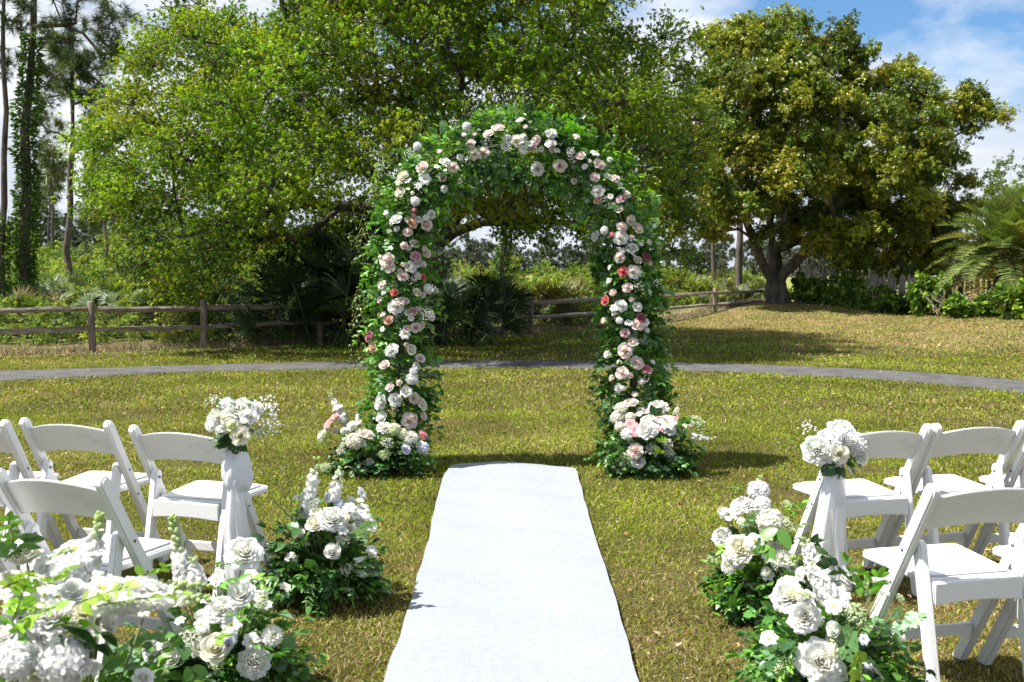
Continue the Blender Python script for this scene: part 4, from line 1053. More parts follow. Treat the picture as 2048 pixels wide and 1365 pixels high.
build_arrangement('full arrangement with pink and white blossoms and a pale spray at the arch right foot', 'flower arrangement', 7.28, 1305, 0, .36, .24, .46,
    fl(c4, 2.438, [(1612, 500, 62, 'rose', 'B', .03), (1632, 465, 42, 'rosebud', 'C', .06), (1750, 517, 78, 'peony', 'W', -.02), (1568, 530, 62, 'hydrangea', 'C', 0), (1550, 572, 70, 'hydrangea', 'C', 0), (1612, 575, 50, 'hydrangea', 'C', -.02), (1612, 610, 60, 'blossom', 'P', -.02), (1640, 640, 60, 'blossom', 'P', -.03), (1692, 628, 92, 'peony', 'W', -.05), (1705, 590, 70, 'peony', 'W', 0), (1790, 600, 78, 'blossom', 'W', -.01), (1765, 585, 60, 'blossom', 'P', .02), (1745, 628, 46, 'blossom', 'P', 0), (1832, 590, 56, 'blossom', 'P', .02),
                   (1600, 655, 60, 'hydrangea', 'W', -.02), (1635, 735, 66, 'peony', 'B', -.03), (1650, 785, 66, 'rose', 'W', -.04), (1690, 545, 46, 'rose', 'B', .03), (1655, 560, 40, 'rosebud', 'W', .03), (1800, 625, 60, 'peony', 'W', 0), (1560, 620, 50, 'hydrangea', 'C', .02), (1660, 540, 36, 'chrysanthemum', 'W', .03)]),
    sp(c4, [(1850, 620, 2010, 580, dict(n=26, size=.018, off=.03, green=.6)), (1890, 660, 2010, 680, dict(n=26, size=.024, off=.02, green=.15)), (1830, 570, 1845, 515, dict(n=18, size=.024, off=.03, white=(.80, .78, .55))), (1850, 600, 1960, 560, dict(n=20, size=.016, off=.04, green=.8)), (1590, 800, 1540, 805, dict(n=12, size=.02, off=-.05))]),
    lc(c4, 2.438, [(1720, 730, 66, 'W'), (1790, 700, 56, 'W'), (1940, 605, 90, 'G'), (1590, 770, 60, 'G'), (1800, 745, 50, 'W'), (1590, 655, 60, 'W')]),
    sg(c4, [(1850, 660, 1950, 710, 'dark', .07, 4, -.02), (1760, 760, 1765, 690, 'lime', .07, 2, -.07), (1560, 700, 1450, 690, 'ivy', .055, 6, -.02), (1500, 740, 1400, 770, 'ivy', .06, 6, -.04), (1480, 700, 1430, 660, 'ivy', .05, 4, .02), (1720, 560, 1740, 545, 'dark', .07, 2, -.03), (1570, 720, 1540, 700, 'euc', .06, 3, -.05), (1850, 620, 1880, 590, 'rose', .06, 4, -.02), (1760, 810, 1790, 820, 'euc', .05, 4, -.06)]),
    380, {'dark': 4, 'rose': 3, 'bright': 1, 'euc': 2, 'ivy': 1.5}, 37, (.040, .065), GRP2)

# ------------------------------------------------------------------ floral arch
YA = 7.62
ARC_PX = np.array([(800, 936), (798, 860), (800, 790), (803, 700), (802, 600), (802, 520), (812, 440), (832, 385), (872, 335), (930, 303), (1000, 288), (1050, 284), (1110, 296), (1165, 324), (1212, 372), (1243, 430), (1256, 500), (1262, 580), (1264, 680), (1266, 770), (1268, 850), (1268, 936)], float)
ARC = np.array([at(a, b, YA) for a, b in ARC_PX])
seg = np.concatenate([[0], np.cumsum(np.linalg.norm(np.diff(ARC, axis=0), axis=1))]); ALEN = seg[-1]
def arc_at(s):
    return np.stack([np.interp(s, seg, ARC[:, i]) for i in range(3)], -1)
def arc_frame(s):
    p = arc_at(s); t = norm(arc_at(np.minimum(s + .06, ALEN)) - arc_at(np.maximum(s - .06, 0)))
    n = np.stack([-t[..., 2], np.zeros_like(t[..., 0]), t[..., 0]], -1)   # outward, in plane of the arch
    return p, t, n

def build_arch():
    rng = np.random.default_rng(77)
    t = thing('floral_arch', 'tall arch of green leaves with white, blush and coral roses beyond the runner', 'flower arch', (0.02, YA, 0))
    o = np.array(t.location)
    fr = MB()
    ss = np.linspace(0, ALEN, 90); Pc = arc_at(ss)
    for k in range(3): Pc[1:-1] = (Pc[:-2] + Pc[1:-1] * 2 + Pc[2:]) / 4
    Pc[0, 2] = Pc[-1, 2] = 0.0
    for dy in (-.13, .13): fr.tube(Pc + [0, dy, 0] - o, .012, 8)
    for i in range(2, 90, 6): fr.tube(np.stack([Pc[i] + [0, -.13, 0], Pc[i] + [0, .13, 0]]) - o, .007, 6)
    fr.build('frame', M_FRAME, t)
    def radius(s):
        p = arc_at(s)
        return .255 + .02 * math.sin(s * 5) + (.02 if p[2] > 1.9 else 0)
    kinds = {'rose': 5, 'bright': 2, 'euc': 3, 'dark': 2, 'ivy': 2.4, 'sage': 1, 'lime': .35}
    names = list(kinds); w = np.array([kinds[k] for k in names]); w = w / w.sum()
    gr = MB(); ivy = MB()
    N = 2100
    for i in range(N):
        s = rng.uniform(0, ALEN); p, tt, nn = arc_frame(s); R_ = radius(s)
        a = rng.uniform(-math.pi, math.pi)
        rad = nn * math.cos(a) + np.array([0, -1.0, 0]) * math.sin(a)
        r0 = R_ * rng.uniform(.12, .72)
        base = p + rad * r0
        hang = 1.0 if p[2] < 1.9 else .5
        d = norm(rad * rng.uniform(.5, 1.1) + tt * rng.normal(0, .45) + np.array([0, 0, -1]) * rng.uniform(-.45, .55) * hang + rng.normal(0, .2, 3))
        L_ = min(max((R_ * rng.uniform(.85, 1.12) - r0), .07) * 1.2, .20)
        outer = nn[0] * math.cos(a) < -.1 if p[0] > 0 else nn[0] * math.cos(a) > .1
        side = math.cos(a)
        if side > .45 and p[2] < 2.0: k = rng.choice(['ivy', 'bright', 'rose', 'euc'], p=[.38, .25, .25, .12])
        elif p[2] > 2.05: k = rng.choice(['rose', 'bright', 'euc', 'dark', 'ivy'], p=[.30, .26, .22, .14, .08])
        else: k = rng.choice(names, p=w)
        if math.sin(a) < -.55 and rng.random() < .5: continue
        lf = {'rose': (.052, .080), 'bright': (.055, .085), 'euc': (.042, .060), 'dark': (.062, .095), 'ivy': (.050, .080), 'sage': (.04, .06), 'lime': (.04, .055)}[k]
        sprig(gr, rng, np.maximum(base, [-99, -99, .03]) - o, d, L_, k, int(rng.integers(3, 6)), rng.uniform(*lf), rng.uniform(0, .5))
    # long loose sprays on the outline
    for (px, py, ex, ey, k, lf, n) in [(760, 320, 750, 350, 'bright', .06, 5), (800, 300, 790, 300, 'rose', .06, 4), (900, 270, 880, 222, 'rose', .055, 5), (1000, 250, 1030, 205, 'euc', .05, 5), (1040, 250, 1045, 208, 'rose', .05, 4), (1080, 255, 1100, 212, 'bright', .06, 5), (1120, 260, 1165, 225, 'rose', .055, 5),
                                      (1180, 290, 1225, 255, 'rose', .05, 4), (1230, 330, 1285, 345, 'sage', .045, 6), (1280, 380, 1310, 400, 'bright', .05, 5), (790, 380, 745, 370, 'willow', .07, 7), (800, 340, 760, 300, 'rose', .055, 5), (770, 430, 740, 440, 'rose', .055, 5), (760, 470, 738, 490, 'rose', .06, 5), (750, 500, 715, 510, 'rose', .06, 5), (745, 580, 715, 590, 'sage', .04, 6), (745, 640, 710, 675, 'bright', .06, 5),
                                      (740, 600, 708, 640, 'sage', .045, 6), (750, 700, 715, 730, 'sage', .04, 6), (1310, 560, 1345, 640, 'ivy', .05, 7), (1320, 600, 1340, 680, 'ivy', .05, 7), (1300, 480, 1330, 520, 'rose', .05, 5), (1200, 620, 1170, 655, 'ivy', .05, 4), (1190, 650, 1125, 670, 'dark', .05, 3), (1310, 690, 1335, 760, 'ivy', .05, 7), (1310, 740, 1350, 810, 'ivy', .055, 7), (1200, 720, 1180, 790, 'ivy', .05, 6),
                                      (860, 400, 905, 430, 'euc', .045, 6), (880, 480, 915, 500, 'ivy', .05, 4), (860, 560, 890, 620, 'ivy', .05, 5), (870, 700, 878, 800, 'ivy', .05, 8), (860, 760, 880, 860, 'rose', .05, 6), (1180, 400, 1150, 440, 'willow', .04, 6), (1000, 340, 990, 385, 'rose', .05, 5), (940, 350, 920, 390, 'rose', .055, 5), (1070, 350, 1060, 390, 'rose', .05, 5), (1120, 370, 1130, 410, 'rose', .05, 5),
                                      (1210, 470, 1165, 480, 'rose', .05, 5), (1200, 540, 1180, 580, 'ivy', .045, 5), (1240, 900, 1170, 920, 'ivy', .05, 6), (1290, 340, 1320, 330, 'sage', .035, 6), (740, 640, 712, 600, 'rose', .05, 5), (880, 380, 900, 360, 'rose', .05, 4)]:
        a, b = at(px, py, YA - .05 + rng.normal(0, .08)), None; b = at(ex, ey, a[1] + rng.normal(0, .03))
        sprig(gr, rng, a - o, b - a, float(np.linalg.norm(b - a)), k, n, lf, .15)
    vn = gr
    for i in range(70):
        s = rng.uniform(.8, ALEN - .8); p, tt, nn = arc_frame(s)
        q = p + nn * .27 + [0, rng.uniform(-.15, .1), 0]
        u = np.linspace(0, 1, 10)[:, None]; L_ = rng.uniform(.06, .16)
        P = q + nn * L_ * u + np.array([0, 0, 1]) * .05 * np.sin(u * rng.uniform(3, 7)) + tt * .04 * np.sin(u * 6 + i)
        vn.tube(P - o, np.linspace(.0016, .0008, 10), 4, (0.30, 0.36, 0.10), False)
        dd = rand_dirs(rng, 5, .2)
        vn.scatter(*LF_RUSCUS, frames(dd, None, rng, .4), P[[2, 4, 6, 8, 9]] - o, .022, np.array([.30, .38, .14]))
    gr.build('foliage', M_LEAF, t)
    # flowers traced from the photograph
    F5 = []
    F3 = [(1025, 172, 48, 'W'), (722, 212, 62, 'H'), (898, 215, 66, 'B'), (842, 247, 62, 'B'), (1200, 247, 68, 'W'), (1197, 303, 62, 'W'), (1115, 284, 52, 'B'), (1010, 290, 68, 'C'), (942, 315, 56, 'W'), (744, 304, 52, 'B'), (1341, 271, 46, 'b'), (1045, 340, 54, 'o'), (1097, 330, 46, 'M'), (765, 362, 66, 'C'), (815, 358, 70, 'B'), (597, 408, 58, 'W'), (465, 438, 66, 'B'), (642, 440, 60, 'B'), (440, 322, 54, 'H'), (1367, 372, 56, 'B'), (1449, 365, 54, 'o'), (1252, 434, 72, 'B'), (1475, 422, 62, 'B'), (1122, 452, 68, 'p'), (358, 486, 62, 'C'), (340, 522, 52, 'C'), (484, 510, 64, 'o'), (584, 500, 46, 'M'), (342, 583, 62, 'C'), (428, 634, 62, 'H'), (1450, 497, 52, 'B'), (1564, 503, 56, 'B'), (1590, 542, 36, 'w'), (1466, 578, 68, 'W'), (1465, 625, 46, 'A'), (1600, 618, 52, 'M'), (1628, 592, 42, 'b'), (1585, 677, 46, 'C'), (1553, 652, 32, 'c'), (421, 685, 30, 'q'), (418, 718, 30, 'q'), (318, 735, 68, 'W'), (265, 702, 42, 'w'), (411, 757, 58, 'A'), (380, 745, 44, 'w'), (494, 764, 72, 'B'), (385, 808, 54, 'B'), (285, 808, 32, 'c'), (1655, 742, 52, 'B'), (1603, 778, 56, 'B'), (1696, 786, 66, 'B'), (1600, 843, 76, 'W'), (1546, 825, 36, 'q'), (1448, 830, 60, 'p'), (1505, 800, 54, 'H'), (1660, 898, 72, 'W'), (1657, 843, 42, 'b'), (1755, 870, 46, 'b'), (424, 875, 56, 'B'), (366, 888, 52, 'b'), (432, 948, 62, 'M'), (494, 928, 56, 'B'), (268, 968, 84, 'B'), (285, 1014, 60, 'B'), (401, 1012, 66, 'W'), (467, 996, 46, 'w'), (362, 997, 36, 'b'), (1592, 954, 60, 'B'), (1745, 948, 56, 'D'), (1695, 966, 46, 'B'), (1763, 990, 32, 'c'), (1835, 985, 44, 'o'), (357, 1058, 60, 'B'), (342, 1030, 32, 'b'), (437, 1060, 52, 'w'), (476, 1067, 38, 'K'), (1610, 1035, 56, 'K'), (1670, 1036, 72, 'W'), (238, 1108, 52, 'B'), (308, 1153, 46, 'K'), (254, 1153, 42, 'w'), (503, 1132, 68, 'H'), (440, 1152, 52, 'C'), (1635, 1126, 56, 'B'), (1553, 1155, 46, 'b'), (1507, 1197, 52, 'K'), (228, 1195, 42, 'b'), (318, 1228, 84, 'p'), (362, 1200, 62, 'B'), (1597, 1224, 68, 'p'), (1660, 1195, 36, 'b'), (1692, 1235, 56, 'W'), (413, 1260, 60, 'M'), (445, 1248, 36, 'b'), (247, 1280, 42, 'b'), (274, 1310, 56, 'A'), (521, 1290, 48, 'W'), (1714, 1297, 60, 'D'), (1590, 1313, 48, 'H'), (1642, 1327, 52, 'o'), (1695, 1335, 78, 'B'), (1502, 1313, 42, 'c')]
    F4 = [(335, 178, 52, 'D'), (352, 232, 46, 'A'), (512, 170, 52, 'o'), (441, 243, 62, 'p'), (544, 243, 52, 'C'), (519, 222, 30, 'b'), (411, 315, 52, 'B'), (588, 285, 46, 'B'), (567, 330, 44, 'w'), (545, 385, 72, 'H'), (552, 350, 50, 'H'), (485, 405, 36, 'b'), (437, 425, 44, 'B'), (519, 447, 54, 'W'), (464, 485, 66, 'W'), (391, 500, 68, 'W'), (558, 480, 52, 'B'), (592, 505, 62, 'C'), (397, 570, 62, 'W'), (535, 590, 76, 'B'), (600, 570, 44, 'b'), (525, 140, 44, 'B'), (566, 136, 50, 'B'), (1585, 163, 46, 'M'), (1623, 205, 48, 'B'), (1585, 247, 72, 'B'), (1500, 268, 44, 'w'), (1644, 307, 62, 'B'), (1602, 295, 30, 'b'), (1690, 337, 52, 'P'), (1570, 357, 58, 'B'), (1610, 370, 36, 'b'), (1665, 400, 40, 'H'), (1690, 150, 34, 'w')]
    fl_rng = np.random.default_rng(99)
    for i in range(84):
        s_ = fl_rng.uniform(.25, ALEN - .25); q_ = arc_at(s_) + np.array([fl_rng.uniform(-.17, .17), 0, fl_rng.uniform(-.12, .12)])
        F5.append((*photo_xy(q_), fl_rng.uniform(9, 16), 'wbpoBpo'[int(fl_rng.integers(0, 7))]))
    code = {'W': ('rose', 'W'), 'C': ('rose', 'C'), 'B': ('rose', 'B'), 'M': ('rose', 'M'), 'D': ('rose', 'D'), 'K': ('rose', 'K'), 'P': ('rose', 'P'), 'A': ('rose', 'A'), 'b': ('rosebud', 'B'), 'w': ('rosebud', 'W'), 'c': ('rosebud', 'C'), 'q': ('rosebud', 'P'), 'p': ('peony', 'W'), 'o': ('blossom', 'W'), 'H': ('hydrangea', 'W')}
    allf = [(*c3(x, y), d / 2.844, c) for x, y, d, c in F3] + [(*c4(x, y), d / 2.438, c) for x, y, d, c in F4] + F5
    st = MB()
    sg_ = np.linspace(0, ALEN, 600); Ps = arc_at(sg_)
    for (px, py, d, c) in allf:
        q = at(px, py, YA); i = np.argmin(((Ps - q) ** 2).sum(1)); p = Ps[i]
        off = q - p; u = min(np.linalg.norm(off), .30)
        Y = YA - .285 * math.sqrt(max(.05, 1 - (u / .33) ** 2)) - .01
        pos = at(px, py, Y); r = d / 2 * Y / F_PX * 1.07
        dr = norm(off * 1.5 + np.array([0, -.30, 0.17]) + rng.normal(0, .07, 3))
        kind, colr = code[c]
        add_flower(t, o, pos, dr, r * (.92 if kind == 'hydrangea' else 1.0), kind, colr, rng)
        st.tube(np.stack([pos - dr * r * .4, (pos + p) / 2, p]) - o, .0025, 4, (0.9, 1, 0.8), False)
    st.build('stems', M_STEM, t)
    for (x, y, s) in [(1705, 1130, .55), (720, 420, .6), (850, 300, .5), (640, 210, .5), (450, 560, .5), (540, 1150, .4), (500, 1280, .5), (1500, 640, .5), (410, 1085, .5), (1690, 1060, .4), (390, 380, .5), (1800, 1100, .4), (330, 1260, .4), (1320, 400, .4)]:
        px, py = c3(x, y); p = at(px, py, YA - .25); add_mesh_part(t, o, BREATH[int(rng.integers(0, 3))], 'babys_breath', p, np.array([0, -1, .4]) + rng.normal(0, .2, 3), s, rng)
    for (x, y, s) in [(610, 80, .5), (480, 90, .45), (1680, 390, .5), (1665, 210, .4), (490, 510, .4), (470, 520, .5)]:
        px, py = c4(x, y); p = at(px, py, YA - .25); add_mesh_part(t, o, BREATH[int(rng.integers(0, 3))], 'babys_breath', p, np.array([0, -1, .4]) + rng.normal(0, .2, 3), s, rng)
build_arch()

# ------------------------------------------------------------------ trees
def grow(trunk_lines, clumps, rng, tip_r=0.012, power=0.48, step=0.6, rmax=9.0, sag=0.0, w_path=0.30):
    """skeleton: trunk_lines = list of (points, attach) ; clumps = (n,3). returns nodes, parents, radii"""
    pos, par = [], []
    for pts, att in trunk_lines:
        prev = att
        for p in pts:
            pos.append(np.array(p, float)); par.append(prev); prev = len(pos) - 1
    plen = [0.0] * len(pos)
    for i, p in enumerate(par):
        if p >= 0: plen[i] = plen[p] + float(np.linalg.norm(pos[i] - pos[p]))
    root = pos[0]
    order = np.argsort(np.linalg.norm(clumps - root, axis=1))
    P = np.zeros((200000, 3)); PL = np.zeros(200000); n = len(pos)
    P[:n] = pos; PL[:n] = plen
    leaf_nodes = []
    for ci in order:
        c = clumps[ci]
        dist = np.linalg.norm(P[:n] - c, axis=1)
        cost = dist + w_path * PL[:n] * .5
        cost[0] += 5
        a = int(np.argmin(cost)); L_ = dist[a]; k = max(1, int(round(L_ / step)))
        prev = a; start = P[a].copy()
        bend = rng.normal(0, .10, 3) * L_; bend[2] = abs(bend[2]) * .8 + .05 * L_ - sag * L_
        for j in range(1, k + 1):
            t = j / k
            q = start + (c - start) * t + bend * math.sin(math.pi * t) + rng.normal(0, .04, 3) * (j < k)
            P[n] = q; PL[n] = PL[prev] + np.linalg.norm(q - P[prev]); par.append(prev); prev = n; n += 1
        leaf_nodes.append(prev)
    cnt = np.zeros(n); cnt[leaf_nodes] = 1
    for i in range(n - 1, -1, -1):
        if par[i] >= 0 and par[i] < i: cnt[par[i]] += cnt[i]
    rad = np.minimum(tip_r * np.maximum(cnt, 1) ** power, rmax)
    return P[:n].copy(), par, rad, cnt

def skeleton_mesh(m, P, par, rad, cnt, sides=7, flare=None):
    n = len(P); ch = [[] for _ in range(n)]
    for i, p in enumerate(par):
        if p >= 0: ch[p].append(i)
    starts = [(i, -1) for i in range(n) if par[i] < 0]
    while starts:
        i, frm = starts.pop()
        pts, rr = [], []
        if frm >= 0: pts.append(P[frm]); rr.append(min(rad[frm], rad[i] * 1.25))
        while True:
            pts.append(P[i]); rr.append(rad[i])
            if not ch[i]: break
            k = max(ch[i], key=lambda q: cnt[q])
            for q in ch[i]:
                if q != k: starts.append((q, i))
            i = k
        if len(pts) > 1:
            s = sides if max(rr) > .05 else (5 if max(rr) > .02 else 4)
            m.tube(np.array(pts), np.array(rr), s, cap=False)

def tuft(rng, nl, leaf, spread=1.0):
    """cluster of nl leaves round a twig tip, twig along +X"""
    T, F = leaf; d = norm(np.stack([rng.uniform(.1, 1.0, nl), rng.normal(0, spread * .7, nl), rng.normal(0, spread * .7, nl)], 1))
    b = np.stack([rng.uniform(-.9, .3, nl), np.zeros(nl), np.zeros(nl)], 1)
    m = MB(); m.scatter(T, F, frames(d, None, rng, .5), b, rng.uniform(.75, 1.15, nl))
    return np.concatenate(m.v), m.f

def crown(m, tw, rng, clumps, sizes, tufts, tuft_t, leaf, cols, up=.35, droop=.0, flat=.75, centre=None):
    """leaf clumps: twigs from each clump centre, tufts of leaves on their outer part"""
    T, F = tuft_t; cols = np.array(cols)
    for c, s in zip(clumps, sizes):
        ntw = max(4, int(tufts * s / 9))
        D = rand_dirs(rng, ntw, up)
        if centre is not None: D = norm(D + .55 * norm(c - centre))
        ends = c + D * s * rng.uniform(.6, 1.1, (ntw, 1)) * np.array([1, 1, flat]) - np.array([0, 0, droop]) * s * rng.uniform(.2, 1, (ntw, 1))
        base = cols[rng.integers(0, len(cols))] * rng.uniform(.74, 1.22)
        for e in ends:
            if tw is not None: tw.tube(np.stack([c, (c + e) / 2 + rng.normal(0, .03, 3), e]), np.array([.010, .006, .003]), 3, cap=False)
        k = max(3, int(round(tufts * s / ntw)))
        t = rng.uniform(.35, 1.05, (ntw, k, 1))
        pos = c + (ends - c)[:, None, :] * t + rng.normal(0, .09 * s + .02, (ntw, k, 3))
        d = norm((ends - c)[:, None, :] * .7 + rng.normal(0, .5 * s, (ntw, k, 3)) + np.array([0, 0, -droop * .9]) * s)
        n = ntw * k
        cc = base * rng.uniform(.72, 1.30, (n, 1)) * (1 + rng.normal(0, .05, (n, 3)))
        other = rng.random(n) < .22
        cc[other] = cols[rng.integers(0, len(cols), other.sum())] * rng.uniform(.8, 1.2, (other.sum(), 1))
        m.scatter(T, F, frames(d.reshape(-1, 3), None, rng, .5), pos.reshape(-1, 3), leaf * rng.uniform(.75, 1.25, n), cc)

def sample_clumps(rng, n, fn, dmin):
    out = []
    tries = 0
    while len(out) < n and tries < n * 400:
        tries += 1
        p = fn(rng)
        if p is None: continue
        if all(((p - q) ** 2).sum() > dmin ** 2 for q in out): out.append(p)
    return np.array(out)

OAKC = [(0.215, 0.327, 0.018), (0.268, 0.361, 0.020), (0.144, 0.259, 0.018), (0.305, 0.339, 0.020), (0.090, 0.177, 0.018)]
def build_oak():
    rng = np.random.default_rng(5)
    bx, by = at(868, 690, 20.6)[0], 20.6
    t = thing('oak_tree', 'wide spreading green oak tree filling the middle behind the flower arch', 'tree', (bx, by, 0))
    o = np.array([bx, by, 0.0])
    trunk = [([(0, 0, -.1), (.05, 0, .6), (.02, -.05, 1.3), (-.05, .0, 1.9)], -1),
             ([(.45, -.3, 2.25), (1.0, -.6, 2.45), (1.8, -.9, 2.50), (2.7, -1.2, 2.40), (3.5, -1.5, 2.25)], 3),
             ([(-.6, -.2, 2.5), (-1.4, -.6, 2.75), (-2.4, -1.2, 2.75), (-3.4, -1.8, 2.45), (-4.4, -2.2, 2.1)], 3),
             ([(-.15, .1, 2.7), (-.2, .2, 3.6), (.05, .3, 4.6), (.2, .2, 5.6), (.3, .1, 6.6)], 3),
             ([(.8, .5, 3.0), (1.7, 1.0, 3.8), (2.5, 1.4, 4.6)], 3),
             ([(-.9, .3, 3.1), (-1.9, .2, 4.0), (-2.8, .3, 4.9)], 3),
             ([(.1, -.8, 2.9), (.1, -1.8, 3.6), (.2, -2.8, 4.0)], 3)]
    def fn(r):
        u = r.uniform(-1, 1, 3); q = np.linalg.norm(u)
        if q > 1 or q < .40: return None
        p = np.array([u[0] * 6.6 - .55, u[1] * 5.2 - .3, 4.2 + u[2] * 6.2])
        # underside: arched, low on the left flank, open near the trunk
        hx, hy = p[0], p[1]
        rr = math.hypot(hx * .85, hy)
        zmin = 2.40 + .10 * max(0, rr - 2.0) if hx > -1.6 else 2.40 - .36 * (abs(hx) - 1.6)
        if hx > 2.2: zmin = 2.45 - .22 * (hx - 2.2)
        if p[2] < max(zmin, 1.15): return None
        W = p + o; z = W[2]
        # outline of the crown, as the tree stands: lower toward its left and right ends
        qx, qy = photo_xy(W)
        if qx < np.interp(qy, [-300, 0, 80, 165, 240, 560], [520, 400, 345, 235, 205, 205]): return None
        for hx_, hy_, hr_ in ((520, 10, 62), (470, -30, 70), (330, 200, 30), (1245, 20, 45)):
            if (qx - hx_) ** 2 + (qy - hy_) ** 2 < hr_ ** 2: return None
        if qx > np.interp(qy, [-300, 0, 130, 250, 420, 560], [1280, 1325, 1345, 1405, 1375, 1350]): return None
        return p
    C = sample_clumps(rng, 680, fn, .51)
    S = rng.uniform(.62, 1.08, len(C))
    P, par, rad, cnt = grow(trunk, C, rng, .010, .50, .55, .42)
    tr = MB(); skeleton_mesh(tr, P, par, rad, cnt, 9)
    cr = MB(); crown(cr, tr, rng, C, S, 215, tuft(np.random.default_rng(1), 6, leaf_quad(), 1.0), .068, OAKC, .25, .05, .58, np.array([-.5, 0, 3.6]))
    tr.build('trunk', M_BARK, t); cr.build('crown', M_OAK, t, False)
build_oak()

def build_broad():
    rng = np.random.default_rng(8)
    Y = 31.0; bx = at(1556, 600, Y)[0]; gz0 = float(gz(bx, Y))
    t = thing('broadleaf_tree', 'bronze green broadleaf tree with several dark stems, right of the oak', 'tree', (bx, Y, gz0))
    o = np.array([bx, Y, gz0])
    def rel(px, py, dy=0.0): return at(px, py, Y + dy) - o
    trunk = [([(0, 0, -.3), (0, 0, .05), (-.06, .05, .42)], -1),
             ([rel(1540, 555), rel(1522, 520, -.3), rel(1508, 480, -.5), rel(1490, 440, -.8), rel(1470, 390, -1.2)], 2),
             ([rel(1552, 545, .3), rel(1548, 500, .5), rel(1540, 455, .6), rel(1545, 400, .5), rel(1560, 330, .3), rel(1570, 260, 0)], 2),
             ([rel(1568, 548, -.2), rel(1585, 530, -.5), rel(1612, 505, -.8), rel(1632, 470, -1.0), rel(1660, 430, -1.0), rel(1700, 380, -1.2), rel(1760, 330, -1.2)], 2)]
    # crown lobes in the photograph's outline: (px, py, radius px, depth)
    lobes = [(1470, 140, 110, 0), (1560, 130, 110, -.6), (1640, 150, 95, .4), (1420, 230, 90, -.6), (1520, 230, 130, -1.8), (1640, 240, 120, -1.6), (1740, 190, 90, 0), (1800, 190, 90, .6), (1850, 245, 70, -.2), (1740, 280, 110, -1.5), (1840, 320, 95, -1.0),
             (1400, 330, 80, -.4), (1480, 350, 100, -1.6), (1590, 350, 110, -2.0), (1690, 370, 105, -1.5), (1800, 390, 95, -.8), (1930, 225, 50, -.3), (1880, 410, 70, -.4), (1520, 430, 60, -1.6), (1395, 420, 60, -.2), (1640, 450, 60, -.8), (1700, 470, 55, -.6), (1800, 480, 65, -.6), (1860, 370, 70, .3), (1970, 228, 34, -.3), (1895, 232, 42, -.3), (1885, 290, 36, -.2), (1940, 228, 36, -.3), (1460, 90, 50, 0), (1580, 75, 55, 0), (1700, 120, 45, 0), (1690, 70, 26, 0), (1560, 240, 130, 2.0), (1740, 300, 130, 2.0), (1650, 370, 110, 2.0), (1480, 300, 90, 2.0), (1770, 440, 70, .6), (1810, 500, 40, .3), (1850, 470, 50, .6), (1720, 430, 60, 1.0), (1590, 440, 60, 1.2), (1430, 455, 45, -.4), (1690, 490, 35, -.3), (1640, 490, 30, .2), (1765, 525, 34, .2), (1830, 520, 40, .4), (1868, 500, 34, .2), (1705, 520, 26, 0), (1800, 440, 60, .2), (1840, 440, 50, .2)]
    cl, sz = [], []
    for (px, py, rp, dy) in lobes:
        c = at(px, py, Y + dy) - o; R_ = rp * (Y + dy) / F_PX
        n = max(3, int(17 * (R_ / 1.4) ** 2))
        D = rand_dirs(rng, n, .25)
        for d in D:
            cl.append(c + d * R_ * rng.uniform(.45, .92)); sz.append(rng.uniform(.42, .75))
    C = np.array(cl); S = np.array(sz)
    P, par, rad, cnt = grow(trunk, C, rng, .013, .50, .6, .40)
    rad[:3] = [.46, .40, .34]; rad = np.minimum(rad, np.where(np.arange(len(rad)) < 3, 9, .30))
    tr = MB(); skeleton_mesh(tr, P, par, rad, cnt, 9)
    cr = MB(); cols = [(0.210, 0.254, 0.019), (0.261, 0.284, 0.019), (0.130, 0.194, 0.019), (0.283, 0.273, 0.021), (0.085, 0.136, 0.019)]
    crown(cr, tr, rng, C, S, 215, tuft(np.random.default_rng(2), 6, LF_SMALLWIDE, .9), .105, cols, .35, .38, .8, np.array([2.0, 0, 4.5]))
    tr.build('trunk', M_BARK, t); cr.build('crown', M_FIG, t, False)
LF_SMALLWIDE = (leaf_quad()[0] * np.array([1, .9, 1.3]), leaf_quad()[1])
build_broad()

def needle_tuft(rng, n=26, w=.028):
    d = norm(np.stack([rng.uniform(-.15, 1, n), rng.normal(0, .6, n), rng.normal(0, .6, n)], 1))
    T = np.array([[0, -w, 0], [0, w, 0], [1, 0, -.10]]); m = MB()
    m.scatter(T, np.array([[0, 1, 2]]), frames(d, None, rng, 1.0), d * .02, rng.uniform(.75, 1.1, n))
    return np.concatenate(m.v), m.f
NT = needle_tuft(np.random.default_rng(3)); NTF = needle_tuft(np.random.default_rng(4), 14, .05)
PINEC = [(0.072, 0.115, 0.026), (0.10, 0.145, 0.032), (0.05, 0.085, 0.022), (0.12, 0.14, 0.04)]

